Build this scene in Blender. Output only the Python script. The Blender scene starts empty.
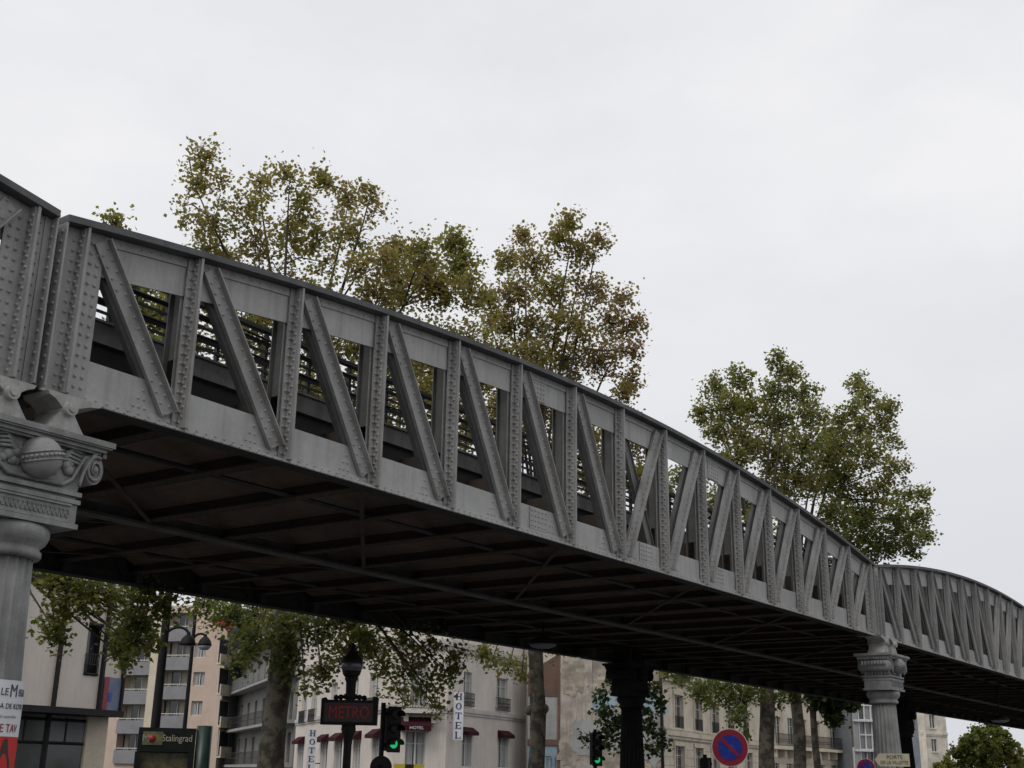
import bpy, math, random
import numpy as np
from mathutils import Matrix, Vector

random.seed(7)
rng = np.random.default_rng(11)
PI = math.pi
scene = bpy.context.scene
col = scene.collection

# ------------------------------------------------------------------ camera
F_PX, PITCH, ROLL, EYE = 1202.7, 0.314, 0.0167, 1.6
cp, sp = math.cos(PITCH), math.sin(PITCH)
cF = Vector((0, cp, sp)); cU0 = Vector((0, -sp, cp)); cR0 = Vector((1, 0, 0))
cR = math.cos(ROLL) * cR0 + math.sin(ROLL) * cU0
cU = -math.sin(ROLL) * cR0 + math.cos(ROLL) * cU0
cam_d = bpy.data.cameras.new('camera')
cam_d.sensor_width = 36.0
cam_d.lens = 36.0 * F_PX / 1024.0
cam_d.clip_start = 0.1
cam_d.clip_end = 5000
cam = bpy.data.objects.new('camera', cam_d)
col.objects.link(cam)
m = Matrix.Identity(4)
for i in range(3):
    m[i][0] = cR[i]; m[i][1] = cU[i]; m[i][2] = -cF[i]; m[i][3] = (0, 0, EYE)[i]
cam.matrix_world = m
scene.camera = cam

def ray(px, py):
    return cF + cR * ((px - 512) / F_PX) - cU * ((py - 384) / F_PX)

def at(px, py, Y):
    d = ray(px, py)
    p = d * (Y / d.y)
    return Vector((p.x, p.y, p.z + EYE))

# ------------------------------------------------------------------ materials
def nd(nt, t, **kw):
    n = nt.nodes.new(t)
    for k, v in kw.items():
        if k in n.inputs:
            n.inputs[k].default_value = v
        else:
            setattr(n, k, v)
    return n

def mixcol(nt, fac, a, b, mode='MIX'):
    n = nt.nodes.new('ShaderNodeMix'); n.data_type = 'RGBA'; n.blend_type = mode
    def put(sock, v):
        if hasattr(v, 'is_output'): nt.links.new(v, sock)
        elif isinstance(v, (int, float)): sock.default_value = v
        else: sock.default_value = (*v[:3], 1)
    put(n.inputs[0], fac); put(n.inputs[6], a); put(n.inputs[7], b)
    return n.outputs[2]

def ramp(nt, src, a, b):
    n = nt.nodes.new('ShaderNodeMapRange')
    n.inputs['From Min'].default_value = a; n.inputs['From Max'].default_value = b
    n.clamp = True
    nt.links.new(src, n.inputs['Value'])
    return n.outputs[0]

MATS = {}
def mat(name, c, rough=0.7, c2=None, scale=3.0, lo=.4, hi=.65, bump=0.0, bscale=40., metallic=0.0,
        streak=None, streak_amt=0.5, spec=0.5, fine=0.12, trans=0.0, emit=None):
    """base colour c, blotches of c2, vertical streaks, a fine grain and a bump."""
    if name in MATS: return MATS[name]
    mt = bpy.data.materials.new(name); mt.use_nodes = True
    nt = mt.node_tree; nt.nodes.clear()
    out = nd(nt, 'ShaderNodeOutputMaterial')
    bs = nd(nt, 'ShaderNodeBsdfPrincipled')
    bs.inputs['Roughness'].default_value = rough
    bs.inputs['Metallic'].default_value = metallic
    bs.inputs['Specular IOR Level'].default_value = spec
    tc = nd(nt, 'ShaderNodeNewGeometry').outputs['Position']
    colr = tuple(c)
    src = None
    if c2 is not None:
        n = nd(nt, 'ShaderNodeTexNoise', Scale=scale, Detail=6.0, Roughness=.62)
        nt.links.new(tc, n.inputs['Vector'])
        src = mixcol(nt, ramp(nt, n.outputs[0], lo, hi), c, c2)
    if streak is not None:
        mp = nd(nt, 'ShaderNodeMapping'); mp.inputs['Scale'].default_value = (6, 6, .35)
        nt.links.new(tc, mp.inputs['Vector'])
        n = nd(nt, 'ShaderNodeTexNoise', Scale=1.3, Detail=5.0, Roughness=.6)
        nt.links.new(mp.outputs[0], n.inputs['Vector'])
        f = nd(nt, 'ShaderNodeMath', operation='MULTIPLY'); f.inputs[1].default_value = streak_amt
        nt.links.new(ramp(nt, n.outputs[0], .48, .75), f.inputs[0])
        src = mixcol(nt, f.outputs[0], src if src is not None else c, streak)
    if fine > 0:
        n = nd(nt, 'ShaderNodeTexNoise', Scale=scale * 14, Detail=3.0)
        nt.links.new(tc, n.inputs['Vector'])
        v = nd(nt, 'ShaderNodeMapRange'); v.inputs['To Min'].default_value = 1 - fine * 2; v.inputs['To Max'].default_value = 1 + fine * 2
        nt.links.new(n.outputs[0], v.inputs['Value'])
        cc = nd(nt, 'ShaderNodeCombineColor')
        for k in range(3): nt.links.new(v.outputs[0], cc.inputs[k])
        src = mixcol(nt, 1.0, src if src is not None else c, cc.outputs[0], 'MULTIPLY')
    if src is not None: nt.links.new(src, bs.inputs['Base Color'])
    else: bs.inputs['Base Color'].default_value = (*c, 1)
    if bump > 0:
        n = nd(nt, 'ShaderNodeTexNoise', Scale=bscale, Detail=4.0)
        nt.links.new(tc, n.inputs['Vector'])
        b = nd(nt, 'ShaderNodeBump', Strength=bump, Distance=.02)
        nt.links.new(n.outputs[0], b.inputs['Height']); nt.links.new(b.outputs[0], bs.inputs['Normal'])
    if emit is not None:
        bs.inputs['Emission Color'].default_value = (*emit[:3], 1)
        bs.inputs['Emission Strength'].default_value = emit[3]
    if trans > 0:
        bs.inputs['Transmission Weight'].default_value = trans
    nt.links.new(bs.outputs[0], out.inputs[0])
    MATS[name] = mt
    return mt

def brick_mat(name, c1, c2, mortar, scale=1.0, dirt=(.03, .03, .03), dirt_amt=.6, rot=None, bw=.22, bh=.07):
    mt = bpy.data.materials.new(name); mt.use_nodes = True
    nt = mt.node_tree; bs = nt.nodes['Principled BSDF']
    bs.inputs['Roughness'].default_value = .9
    tex = nd(nt, 'ShaderNodeTexCoord')
    mp = nd(nt, 'ShaderNodeMapping')
    if rot: mp.inputs['Rotation'].default_value = rot
    nt.links.new(tex.outputs['Object'], mp.inputs['Vector'])
    b = nd(nt, 'ShaderNodeTexBrick', Scale=scale)
    b.inputs['Color1'].default_value = (*c1, 1); b.inputs['Color2'].default_value = (*c2, 1); b.inputs['Mortar'].default_value = (*mortar, 1)
    b.inputs['Brick Width'].default_value = bw; b.inputs['Row Height'].default_value = bh; b.inputs['Mortar Size'].default_value = .008
    nt.links.new(mp.outputs[0], b.inputs['Vector'])
    n = nd(nt, 'ShaderNodeTexNoise', Scale=.9, Detail=6.0, Roughness=.65)
    nt.links.new(tex.outputs['Object'], n.inputs['Vector'])
    f = nd(nt, 'ShaderNodeMath', operation='MULTIPLY'); f.inputs[1].default_value = dirt_amt
    nt.links.new(ramp(nt, n.outputs[0], .4, .62), f.inputs[0])
    nt.links.new(mixcol(nt, f.outputs[0], b.outputs[0], dirt), bs.inputs['Base Color'])
    bp = nd(nt, 'ShaderNodeBump', Strength=.4, Distance=.01)
    nt.links.new(b.outputs[1], bp.inputs['Height']); nt.links.new(bp.outputs[0], bs.inputs['Normal'])
    MATS[name] = mt
    return mt

def leaf_mat(name, stops, transl=.35):
    mt = bpy.data.materials.new(name); mt.use_nodes = True
    nt = mt.node_tree; nt.nodes.clear()
    out = nd(nt, 'ShaderNodeOutputMaterial')
    at_ = nd(nt, 'ShaderNodeAttribute'); at_.attribute_name = 'tint'
    cr = nd(nt, 'ShaderNodeValToRGB')
    el = cr.color_ramp.elements
    while len(el) < len(stops): el.new(.5)
    for e, (p, c) in zip(el, stops):
        e.position = p; e.color = (*c, 1)
    nt.links.new(at_.outputs['Fac'], cr.inputs[0])
    bs = nd(nt, 'ShaderNodeBsdfPrincipled', Roughness=.6)
    bs.inputs['Specular IOR Level'].default_value = .3
    nt.links.new(cr.outputs[0], bs.inputs['Base Color'])
    tr = nd(nt, 'ShaderNodeBsdfTranslucent')
    nt.links.new(mixcol(nt, 1.0, cr.outputs[0], (1.5, 1.45, .7), 'MULTIPLY'), tr.inputs[0])
    mx = nd(nt, 'ShaderNodeMixShader'); mx.inputs[0].default_value = transl
    nt.links.new(bs.outputs[0], mx.inputs[1]); nt.links.new(tr.outputs[0], mx.inputs[2])
    nt.links.new(mx.outputs[0], out.inputs[0])
    MATS[name] = mt
    return mt

M_STEEL = mat('painted_steel', (.385, .383, .375), .6, c2=(.31, .307, .299), scale=1.1, streak=(.15, .125, .10), streak_amt=.42, bump=.12, bscale=30, fine=.06)
M_STEEL_POST = mat('painted_steel_post', (.305, .303, .296), .6, c2=(.23, .227, .22), scale=1.8, streak=(.14, .115, .09), streak_amt=.5, bump=.15, bscale=40, fine=.07)
M_STEEL_DARK = mat('shaded_dark_steel', (.045, .045, .044), .8, c2=(.025, .024, .023), scale=1.2, streak=(.05, .035, .025), streak_amt=.5)  # dark tone carries the shade on the far girders
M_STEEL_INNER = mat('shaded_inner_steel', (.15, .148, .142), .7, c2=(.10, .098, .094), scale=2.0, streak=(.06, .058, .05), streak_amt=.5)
M_STEEL_TOP = mat('shaded_flange_steel', (.115, .117, .117), .8, c2=(.07, .071, .072), scale=2.0, streak=(.05, .05, .05), streak_amt=.5)  # dark tone includes the shaded band under the flange overhang
M_STEEL_BLACK = mat('black_deck_steel', (.03, .028, .026), .9, c2=(.015, .014, .013), scale=1.0)  # black tone paints in the shade on the deck-edge stringers
M_BAND = mat('trough_concrete', (.17, .17, .165), .85, c2=(.10, .10, .095), scale=2.0, streak=(.06, .06, .055), streak_amt=.6)
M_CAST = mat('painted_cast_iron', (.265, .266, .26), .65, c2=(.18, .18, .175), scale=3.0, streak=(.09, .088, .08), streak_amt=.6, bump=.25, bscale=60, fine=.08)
M_SHOE = mat('bearing_steel', (.36, .36, .345), .6, c2=(.25, .245, .23), scale=6.0, streak=(.15, .14, .12), streak_amt=.5, bump=.2)
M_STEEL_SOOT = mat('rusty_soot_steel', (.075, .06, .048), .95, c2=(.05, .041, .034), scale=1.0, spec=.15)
M_CAST_DARK = mat('shaded_cast_iron', (.016, .016, .016), .85, c2=(.01, .01, .01), scale=4.0, spec=.15)  # shadow under the deck is put into this far-column colour
M_VAULT = brick_mat('vault_brick', (.155, .102, .07), (.12, .082, .06), (.105, .086, .068), dirt=(.06, .05, .042), dirt_amt=.8, rot=(0, 0, PI / 2))
M_GUNMETAL = mat('dark_green_paint', (.008, .012, .011), .65, c2=(.012, .017, .015), scale=8, spec=.25)
M_BLACK = mat('black_paint', (.008, .008, .009), .65, c2=(.013, .013, .013), scale=6, spec=.25)
M_IRON = mat('black_ironwork', (.02, .02, .021), .6, fine=.1)
M_BARK = mat('plane_bark', (.14, .122, .09), .95, c2=(.05, .044, .034), scale=3.6, lo=.44, hi=.56, bump=.6, bscale=14, fine=.2)
M_TWIG = mat('twig_bark', (.06, .05, .037), .95)
M_GLASS = mat('window_glass', (.02, .022, .025), .08, spec=.8, fine=0, c2=(.05, .05, .05), scale=.8)
M_CURTAIN = mat('net_curtain', (.34, .34, .34), .95, streak=(.16, .16, .17), streak_amt=.8)
M_WFRAME = mat('white_window_paint', (.55, .55, .53), .6, fine=.05)
M_AWN = mat('burgundy_canvas', (.042, .008, .011), .9, c2=(.03, .006, .008), scale=5, spec=.2)
M_WHITE = mat('white_sign', (.66, .67, .69), .5, c2=(.52, .53, .55), scale=3, fine=.03)
M_NAVY = mat('navy_letter', (.03, .045, .13), .6)

# ------------------------------------------------------------------ mesh helpers
class MB:
    def __init__(self, M=None):
        self.v = []; self.f = []; self.smooth = []; self.M = M
    def add(self, vs, fs, smooth=False):
        o = len(self.v)
        if self.M is not None: vs = [self.M @ Vector(p) for p in vs]
        self.v.extend([tuple(p) for p in vs])
        for f in fs:
            self.f.append([o + i for i in f]); self.smooth.append(smooth)
    def box(self, x0, x1, y0, y1, z0, z1):
        v = [(x0,y0,z0),(x1,y0,z0),(x1,y1,z0),(x0,y1,z0),(x0,y0,z1),(x1,y0,z1),(x1,y1,z1),(x0,y1,z1)]
        self.add(v, [(0,3,2,1),(4,5,6,7),(0,1,5,4),(1,2,6,5),(2,3,7,6),(3,0,4,7)])
    def hexa(self, v):   # 8 explicit corners, box order
        self.add(v, [(0,3,2,1),(4,5,6,7),(0,1,5,4),(1,2,6,5),(2,3,7,6),(3,0,4,7)])
    def bar(self, p, q, w, t, up=(0, 0, 1), off=(0, 0)):
        """bar p->q: width w across (perpendicular to up), thickness t along up."""
        p = Vector(p); q = Vector(q); d = (q - p).normalized(); up = Vector(up)
        s = d.cross(up).normalized(); u = s.cross(d).normalized()
        v = []
        for c in (p, q):
            for a, b in ((-.5, -.5), (.5, -.5), (.5, .5), (-.5, .5)):
                v.append(c + s * (a * w + off[0]) + u * (b * t + off[1]))
        self.add(v, [(0,1,2,3),(4,7,6,5),(0,4,5,1),(1,5,6,2),(2,6,7,3),(3,7,4,0)])
    def tube(self, pts, rs, n=8, caps=True, smooth=True):
        pts = [Vector(p) for p in pts]
        if isinstance(rs, (int, float)): rs = [rs] * len(pts)
        v = []; f = []
        ref = None
        for i, p in enumerate(pts):
            d = (pts[min(i + 1, len(pts) - 1)] - pts[max(i - 1, 0)]).normalized()
            if ref is None: ref = Vector((1, 0, 0)) if abs(d.x) < .8 else Vector((0, 1, 0))
            s = (ref - d * ref.dot(d)).normalized(); ref = s
            t = d.cross(s)
            for k in range(n):
                a = 2 * PI * k / n
                v.append(p + s * (math.cos(a) * rs[i]) + t * (math.sin(a) * rs[i]))
        for i in range(len(pts) - 1):
            for k in range(n):
                f.append((i*n+k, i*n+(k+1) % n, (i+1)*n+(k+1) % n, (i+1)*n+k))
        self.add(v, f, smooth)
        if caps:
            o = len(self.v) - len(v)
            self.f.append([o + k for k in range(n)][::-1]); self.smooth.append(False)
            self.f.append([o + (len(pts)-1)*n + k for k in range(n)]); self.smooth.append(False)
    def lathe(self, prof, c=(0, 0, 0), n=24, flute=0.0, nfl=20, smooth=True):
        """prof: list of (r, z)"""
        v = []; f = []
        for r, z in prof:
            for k in range(n):
                a = 2 * PI * k / n
                rr = r
                if flute: rr = r * (1 - flute * abs(math.sin(a * nfl / 2)) ** .8)
                v.append((c[0] + rr * math.cos(a), c[1] + rr * math.sin(a), c[2] + z))
        for i in range(len(prof) - 1):
            for k in range(n):
                f.append((i*n+k, i*n+(k+1) % n, (i+1)*n+(k+1) % n, (i+1)*n+k))
        f.append(tuple(range(n))[::-1]); f.append(tuple((len(prof)-1)*n + k for k in range(n)))
        self.add(v, f, smooth)
    def sphere(self, c, r, nu=12, nv=8, sc=(1, 1, 1)):
        v = [(c[0], c[1], c[2] - r*sc[2])]; f = []
        for j in range(1, nv):
            ph = -PI/2 + PI*j/nv
            for k in range(nu):
                a = 2*PI*k/nu
                v.append((c[0]+r*sc[0]*math.cos(ph)*math.cos(a), c[1]+r*sc[1]*math.cos(ph)*math.sin(a), c[2]+r*sc[2]*math.sin(ph)))
        v.append((c[0], c[1], c[2] + r*sc[2])); L = len(v) - 1
        for k in range(nu):
            f.append((0, 1+(k+1) % nu, 1+k))
            f.append((L, 1+(nv-2)*nu+k, 1+(nv-2)*nu+(k+1) % nu))
            for j in range(nv-2):
                f.append((1+j*nu+k, 1+j*nu+(k+1) % nu, 1+(j+1)*nu+(k+1) % nu, 1+(j+1)*nu+k))
        self.add(v, f, True)
    def prism(self, poly, y0, y1):
        """polygon in (x, z), extruded y0..y1"""
        n = len(poly)
        v = [(x, y0, z) for x, z in poly] + [(x, y1, z) for x, z in poly]
        f = [tuple(range(n)), tuple(range(n, 2*n))[::-1]] + [((i+1) % n, i, n+i, n+(i+1) % n) for i in range(n)]
        self.add(v, f)
    def rivet(self, p, nrm, r=.017):
        p = Vector(p); n_ = Vector(nrm)
        s = n_.orthogonal().normalized(); t = n_.cross(s)
        v = []
        for k in range(6):
            a = PI*k/3; v.append(p + (s*math.cos(a) + t*math.sin(a)) * r)
        for k in range(6):
            a = PI*k/3; v.append(p + (s*math.cos(a) + t*math.sin(a)) * r*.62 + n_ * r*.75)
        f = [(k, (k+1) % 6, 6+(k+1) % 6, 6+k) for k in range(6)] + [tuple(range(6, 12))]
        self.add(v, f, True)
    def quad(self, a, b, c, d):
        self.add([a, b, c, d], [(0, 1, 2, 3)])
    def build(self, name, material, parent=None):
        me = bpy.data.meshes.new(name)
        me.from_pydata(self.v, [], self.f)
        me.polygons.foreach_set('use_smooth', self.smooth)
        me.materials.append(material)
        me.update()
        o = bpy.data.objects.new(name, me)
        col.objects.link(o)
        if parent is not None: o.parent = parent
        return o

def tag(o, label=None, cat=None, group=None, kind=None):
    if label: o['label'] = label
    if cat: o['category'] = cat
    if group: o['group'] = group
    if kind: o['kind'] = kind
    return o

def thing(name, label, cat, loc=(0, 0, 0), rz=0.0, group=None):
    o = bpy.data.objects.new(name, None); col.objects.link(o)
    o.empty_display_size = .2
    o.location = loc; o.rotation_euler = (0, 0, rz)
    return tag(o, label, cat, group)

def kids(o):
    return [x for x in col.objects if x.parent is o]

def copy_tree(o, parent=None, skip=()):
    c = o.copy(); col.objects.link(c); c.parent = parent
    for ch in kids(o):
        if ch.name.split('.')[0] in skip: continue
        copy_tree(ch, c, skip)
    return c

def text_mesh(body, size, ext=.002):
    cu = bpy.data.curves.new('lettering', 'FONT')
    cu.body = body; cu.size = size; cu.extrude = ext; cu.align_x = 'CENTER'; cu.align_y = 'CENTER'
    o = bpy.data.objects.new('lettering', cu); col.objects.link(o)
    dg = bpy.context.evaluated_depsgraph_get(); dg.update()
    me = bpy.data.meshes.new_from_object(o.evaluated_get(dg))
    vs = [v.co.copy() for v in me.vertices]; fs = [list(p.vertices) for p in me.polygons]
    bpy.data.objects.remove(o); bpy.data.curves.remove(cu); bpy.data.meshes.remove(me)
    return vs, fs     # in the XY plane

def add_text(mb, body, size, c, sx=1.0, ext=.003, bend=None):
    """upright text facing -y, centred on c; bend=(cx, cy, R) wraps it round a cylinder."""
    vs, fs = text_mesh(body, size, ext)
    out = []
    for p in vs:
        x, z, y = p.x * sx, p.y, -p.z
        if bend:
            cx, cy, R = bend
            a = (c[0] + x) / R
            rr = R - y
            out.append((cx + rr * math.sin(a), cy - rr * math.cos(a), c[2] + z))
        else:
            out.append((c[0] + x, c[1] + y, c[2] + z))
    mb.add(out, fs)

# ------------------------------------------------------------------ viaduct
TH, GAP = 0.957, 0.512
D2 = Vector((math.cos(TH), math.sin(TH), 0)); N2 = Vector((-math.sin(TH), math.cos(TH), 0))
ZB = 3.3025 + EYE
ORG = Vector((-4.1734, 10.5746, ZB))
PP, LSP, HE, HM, WG = 1.5, 22.5, 1.6728, 2.5312, 8.6
PITCHSP = LSP + GAP
def top(s): return HE + (HM - HE) * (1 - ((s - LSP/2) / (LSP/2)) ** 2)
def sx_(i): return .1 if i == 0 else (LSP - .06 if i == 15 else i * PP)

def make_girder(parent):
    WB = .15                                         # web plane behind the outer edge of the posts
    g = MB()   # chords: webs, angles, splice plates, stitch rivets
    nseg = 45
    xs = [-.15 + (LSP + .3) * k / nseg for k in range(nseg + 1)]
    def strip(mb, y0, y1, f0, f1):
        for a, b in zip(xs[:-1], xs[1:]):
            ta, tb = top(a), top(b)
            mb.hexa([(a,y0,ta+f0),(b,y0,tb+f0),(b,y1,tb+f0),(a,y1,ta+f0),(a,y0,ta+f1),(b,y0,tb+f1),(b,y1,tb+f1),(a,y1,ta+f1)])
    strip(g, WB, WB + .022, -.43, 0)
    strip(g, WB - .018, WB - .001, -.10, -.003)
    g.box(-.15, LSP + .15, WB, WB + .022, 0, .42)
    g.box(-.15, LSP + .15, .055, .085, -.026, -.002)
    g.box(-.15, LSP + .15, WB - .018, WB - .001, 0, .085)
    g.box(-.15, LSP + .15, .085, WB - .001, -.002, .012)
    x = .0
    while x < LSP:
        g.rivet((x, WB - .018, .045), (0, -1, 0), .017)
        g.rivet((x + .06, WB - .018, top(x + .06) - .05), (0, -1, 0), .015)
        g.rivet((x + .03, .055, -.012), (0, -1, 0), .013)
        x += .125
    def splice(x0, x1, low):
        for k in range(5):
            for j in range(4):
                x = x0 + (x1 - x0) * k / 4
                z = .14 + j * .075 if low else top(x) - .35 + j * .07
                g.rivet((x, WB - .014, z), (0, -1, 0), .019)
        xm0, xm1 = x0 - .05, x1 + .05
        if low: g.box(xm0, xm1, WB - .014, WB - .001, .09, .41)
        else:
            ta, tb = top(xm0), top(xm1)
            y0, y1 = WB - .014, WB - .001
            g.hexa([(xm0,y0,ta-.41),(xm1,y0,tb-.41),(xm1,y1,tb-.41),(xm0,y1,ta-.41),(xm0,y0,ta-.105),(xm1,y0,tb-.105),(xm1,y1,tb-.105),(xm0,y1,ta-.105)])
    for i in (5, 9): splice(i*PP + .45, i*PP + .78, False)
    for i in (5, 9): splice(i*PP + .5, i*PP + .85, True)
    splice(7*PP + .75, 7*PP + 1.1, True)
    for i in range(15):     # rivets where diagonals land on the chords
        for k in range(3):
            for j in range(3 - k):
                x = i*PP + 1.5 - .42 - .07*j - .02*k if i < 7 else i*PP + .42 + .07*j + .02*k
                g.rivet((x, WB, .12 + .09*k), (0, -1, 0), .018)
    gir = g.build('side_girder', M_STEEL, parent)
    t = MB(); strip(t, -.015, .40, .0, .022); strip(t, -.008, .39, .0225, .072)
    t.build('top_flange', M_STEEL_TOP, gir)
    t = MB(); t.box(-.15, LSP + .15, .0855, .30, -.024, -.004)
    t.build('bottom_flange', M_STEEL_BLACK, gir)
    for i in range(16):
        s = sx_(i); h = top(s); p = MB()
        end = i in (0, 15)
        if end:
            e = -.15 if i == 0 else LSP + .15
            b0, b1 = (e, s + .26) if i == 0 else (s - .26, e)
        else: b0, b1 = s - .098, s + .098
        def plate(x0, x1, y0, y1, z0=.003, dz=.004):
            a, b = top(x0) - dz, top(x1) - dz
            p.hexa([(x0,y0,z0),(x1,y0,z0),(x1,y1,z0),(x0,y1,z0),(x0,y0,a),(x1,y0,b),(x1,y1,b),(x0,y1,a)])
        yb = WB - .038
        plate(b0, b1, yb, yb + .019)
        plate(s - .098, s + .098, WB + .024, WB + .04)
        plate(s - .015, s + .015, .0, yb)
        plate(s - .030, s - .015, .03, yb)
        plate(s + .015, s + .030, .03, yb)
        if end:
            if i == 0: plate(e, e + .016, .0, yb); plate(e + .001, e + .015, WB + .024, WB + .45); plate(e + .016, e+.08, yb - .014, yb)
            else: plate(e - .016, e, .0, yb); plate(e - .015, e - .001, WB + .024, WB + .45); plate(e - .08, e - .016, yb - .014, yb)
        z = .07
        while z < h - .12:
            for x in ([s - .066, s + .066] if not end else ([s - .085, s + .12, s + .2] if i == 0 else [s - .2, s - .12, s + .085])):
                p.rivet((x, yb, z + (.045 if x > s else 0)), (0, -1, 0), .0215)
            p.rivet((s - .030, .088, z), (-1, 0, 0), .0205)
            p.rivet((s - .030, .052, z + .05), (-1, 0, 0), .0205)
            p.rivet((s + .030, .08, z + .05), (1, 0, 0), .0205)
            if end: p.rivet(((e if i == 0 else e - .016), .06, z + .02), (-1, 0, 0), .021)
            z += .105
        p.build('post', M_STEEL_POST, gir)
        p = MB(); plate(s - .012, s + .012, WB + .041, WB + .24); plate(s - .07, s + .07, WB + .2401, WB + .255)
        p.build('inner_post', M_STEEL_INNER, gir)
    for i in range(15):
        def diag(p, q, rib_side, front):
            b = MB()
            y0 = WB - .062 if front else WB + .05
            P = Vector((p[0], y0, p[1])); Q = Vector((q[0], y0, q[1]))
            d = (Q - P).normalized(); nn = Vector((-d.z, 0, d.x))
            if nn.x < 0: nn = -nn
            up = Vector((0, -1, 0))
            b.bar(P, Q, .168, .016, up)
            rs = nn * (.078 * rib_side)
            yy = Vector((0, -.04 if front else .035, 0))
            b.bar(P + rs + yy, Q + rs + yy, .014, .064, up)
            b.bar(P - rs*.95 - yy*.62, Q - rs*.95 - yy*.62, .014, .034, up)
            if front:
                L = (Q - P).length; x = .08
                while x < L - .05:
                    c = P + d * x - Vector((0, .008, 0))
                    b.rivet(c + nn * (.035*rib_side), (0, -1, 0), .0185)
                    if x < .5 or x > L - .5:
                        b.rivet(c - nn * (.05*rib_side) + d*.05, (0, -1, 0), .0185)
                    x += .12
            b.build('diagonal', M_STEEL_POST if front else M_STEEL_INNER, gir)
        xl, xr = sx_(i) + .17, sx_(i+1) - .17
        if i == 0: xl = .30
        if i == 14: xr = LSP - .30
        zt = .12
        if i < 7:
            diag((xl, top(xl) - .09), (xr, zt), 1, True); diag((xl, top(xl) - .09), (xr, zt), -1, False)
        elif i == 7:
            diag((xl, zt), (xr, top(xr) - .09), 1, True); diag((xl, top(xl) - .09), (xr, zt), -1, False)
        else:
            diag((xl, zt), (xr, top(xr) - .09), 1, True); diag((xl, zt), (xr, top(xr) - .09), -1, False)
    return gir

def darken(o, material):
    """give one copied object a material of its own while it still shares the mesh"""
    o.material_slots[0].link = 'OBJECT'; o.material_slots[0].material = material

def make_span(label):
    root = thing('viaduct_span', label, 'viaduct span', ORG, TH, 'spans of the elevated railway')
    gir = make_girder(root)
    far = copy_tree(gir, root)
    far.scale = (1, -1, 1); far.location = (0, WG, -.17)
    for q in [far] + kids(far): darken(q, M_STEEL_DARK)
    # deck: brick jack arches between cross girders
    d = MB()
    for i in range(15):
        a, b = i*PP + .07, (i+1)*PP - .07
        if i == 0: a = -.1
        if i == 14: b = LSP + .1
        n = 8
        prev = None
        for k in range(n + 1):
            x = a + (b - a)*k/n; z = .14 + .20*math.sin(PI*k/n)
            if prev: d.quad((prev[0], .3, prev[1]), (prev[0], WG - .3, prev[1]), (x, WG - .3, z), (x, .3, z))
            prev = (x, z)
    d.build('floor_vault', M_VAULT, root)
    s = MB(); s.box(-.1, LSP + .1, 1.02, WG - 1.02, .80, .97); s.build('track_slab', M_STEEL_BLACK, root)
    st = MB()
    for y in (.98, WG - 1.0): st.box(-.1, LSP + .1, y, y + .02, .36, .94)
    st.box(-.1, LSP + .1, .178, .98, .385, .40); st.box(-.1, LSP + .1, WG - .98, WG - .178, .385, .40); st.box(-.1, LSP + .1, WG - .19, WG - .1781, .0, .384)  # strips added to close gaps that leak sky light
    st.build('stringer', M_STEEL_BLACK, root)
    for i in range(16):
        x = sx_(i); c = MB()
        c.box(x - .012, x + .012, .27, WG - .27, .02, .79)
        c.box(x - .10, x + .10, .24, WG - .24, -.001, .02)
        c.box(x - .07, x + .07, .27, WG - .27, .14, .155)
        y = .4
        while y < WG - .4:
            for sd in (-.06, .06): c.rivet((x + sd, y, -.001), (0, 0, -1), .016)
            y += .16
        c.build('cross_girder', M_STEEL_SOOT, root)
    b = MB(); yc = WG/2 + .1
    b.box(-.1, LSP + .1, yc - .13, yc + .13, -.05, -.012); b.box(-.1, LSP + .1, yc - .02, yc + .02, -.012, .14)
    b.build('centre_beam', mat('centre_beam_steel', (.10, .098, .093), .85, c2=(.05, .048, .045), scale=2), root)
    k = MB()
    for i in range(0, 15, 3):
        for y0, y1 in ((.3, yc - .15), (WG - .3, yc + .15)):
            k.bar((i*PP, y0, -.012), ((i + 3)*PP, y1, -.012), .06, .012)
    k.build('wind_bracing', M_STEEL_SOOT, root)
    p = MB()
    for y in (1.5, WG - 1.9): p.tube([(-.1, y, .05), (LSP + .1, y, .05)], .035, 8)
    p.build('drain_pipe', M_STEEL_DARK, root)
    for y in (.9, WG - .92):
        e = MB(); e.box(-.12, LSP + .12, y, y + .1, .94, 1.16); e.box(-.12, LSP + .12, y - .04, y + .14, 1.16, 1.185)
        ct = e.build('cable_trough', M_BAND, root)
        r = MB(); x = .35
        while x < LSP:
            r.box(x - .022, x + .022, y + .02, y + .07, 1.185, 1.82); r.box(x + .30, x + .318, y + .025, y + .05, 1.185, 1.80); x += .75
        for z, hh in ((1.27, .03), (1.36, .06), (1.52, .03), (1.62, .05)): r.box(-.1, LSP + .1, y + .0, y + .02, z, z + hh)
        r.box(-.1, LSP + .1, y + .0, y + .09, 1.80, 1.85)
        for z0, sg in ((1.44, .03), (1.70, .05)):     # slack cables hung along the rail
            n = 60; r.tube([(LSP*k/n, y - .02, z0 - sg*abs(math.sin(PI*k/n*7.5))) for k in range(n+1)], .016, 5)
        r.build('railing', M_IRON, ct)
    return root

span = make_span('full riveted grey span across the middle of the picture, with one crossed panel')
for k, lab in ((-1, 'grey riveted span end cut off by the left edge of the picture'),
               (1, 'grey riveted span beyond the right-hand fluted column, cut off by the right edge'),
               (2, 'third dark span farthest along the viaduct, only its underside showing at the right edge')):
    c = copy_tree(span); c.location = ORG + D2 * (PITCHSP * k + (.12 if k < 0 else 0)); c['label'] = lab
c = copy_tree(span); c.location = ORG + D2 * (PITCHSP * 3)
c['label'] = 'last span of the viaduct in view, beyond the dark distant column'

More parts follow.
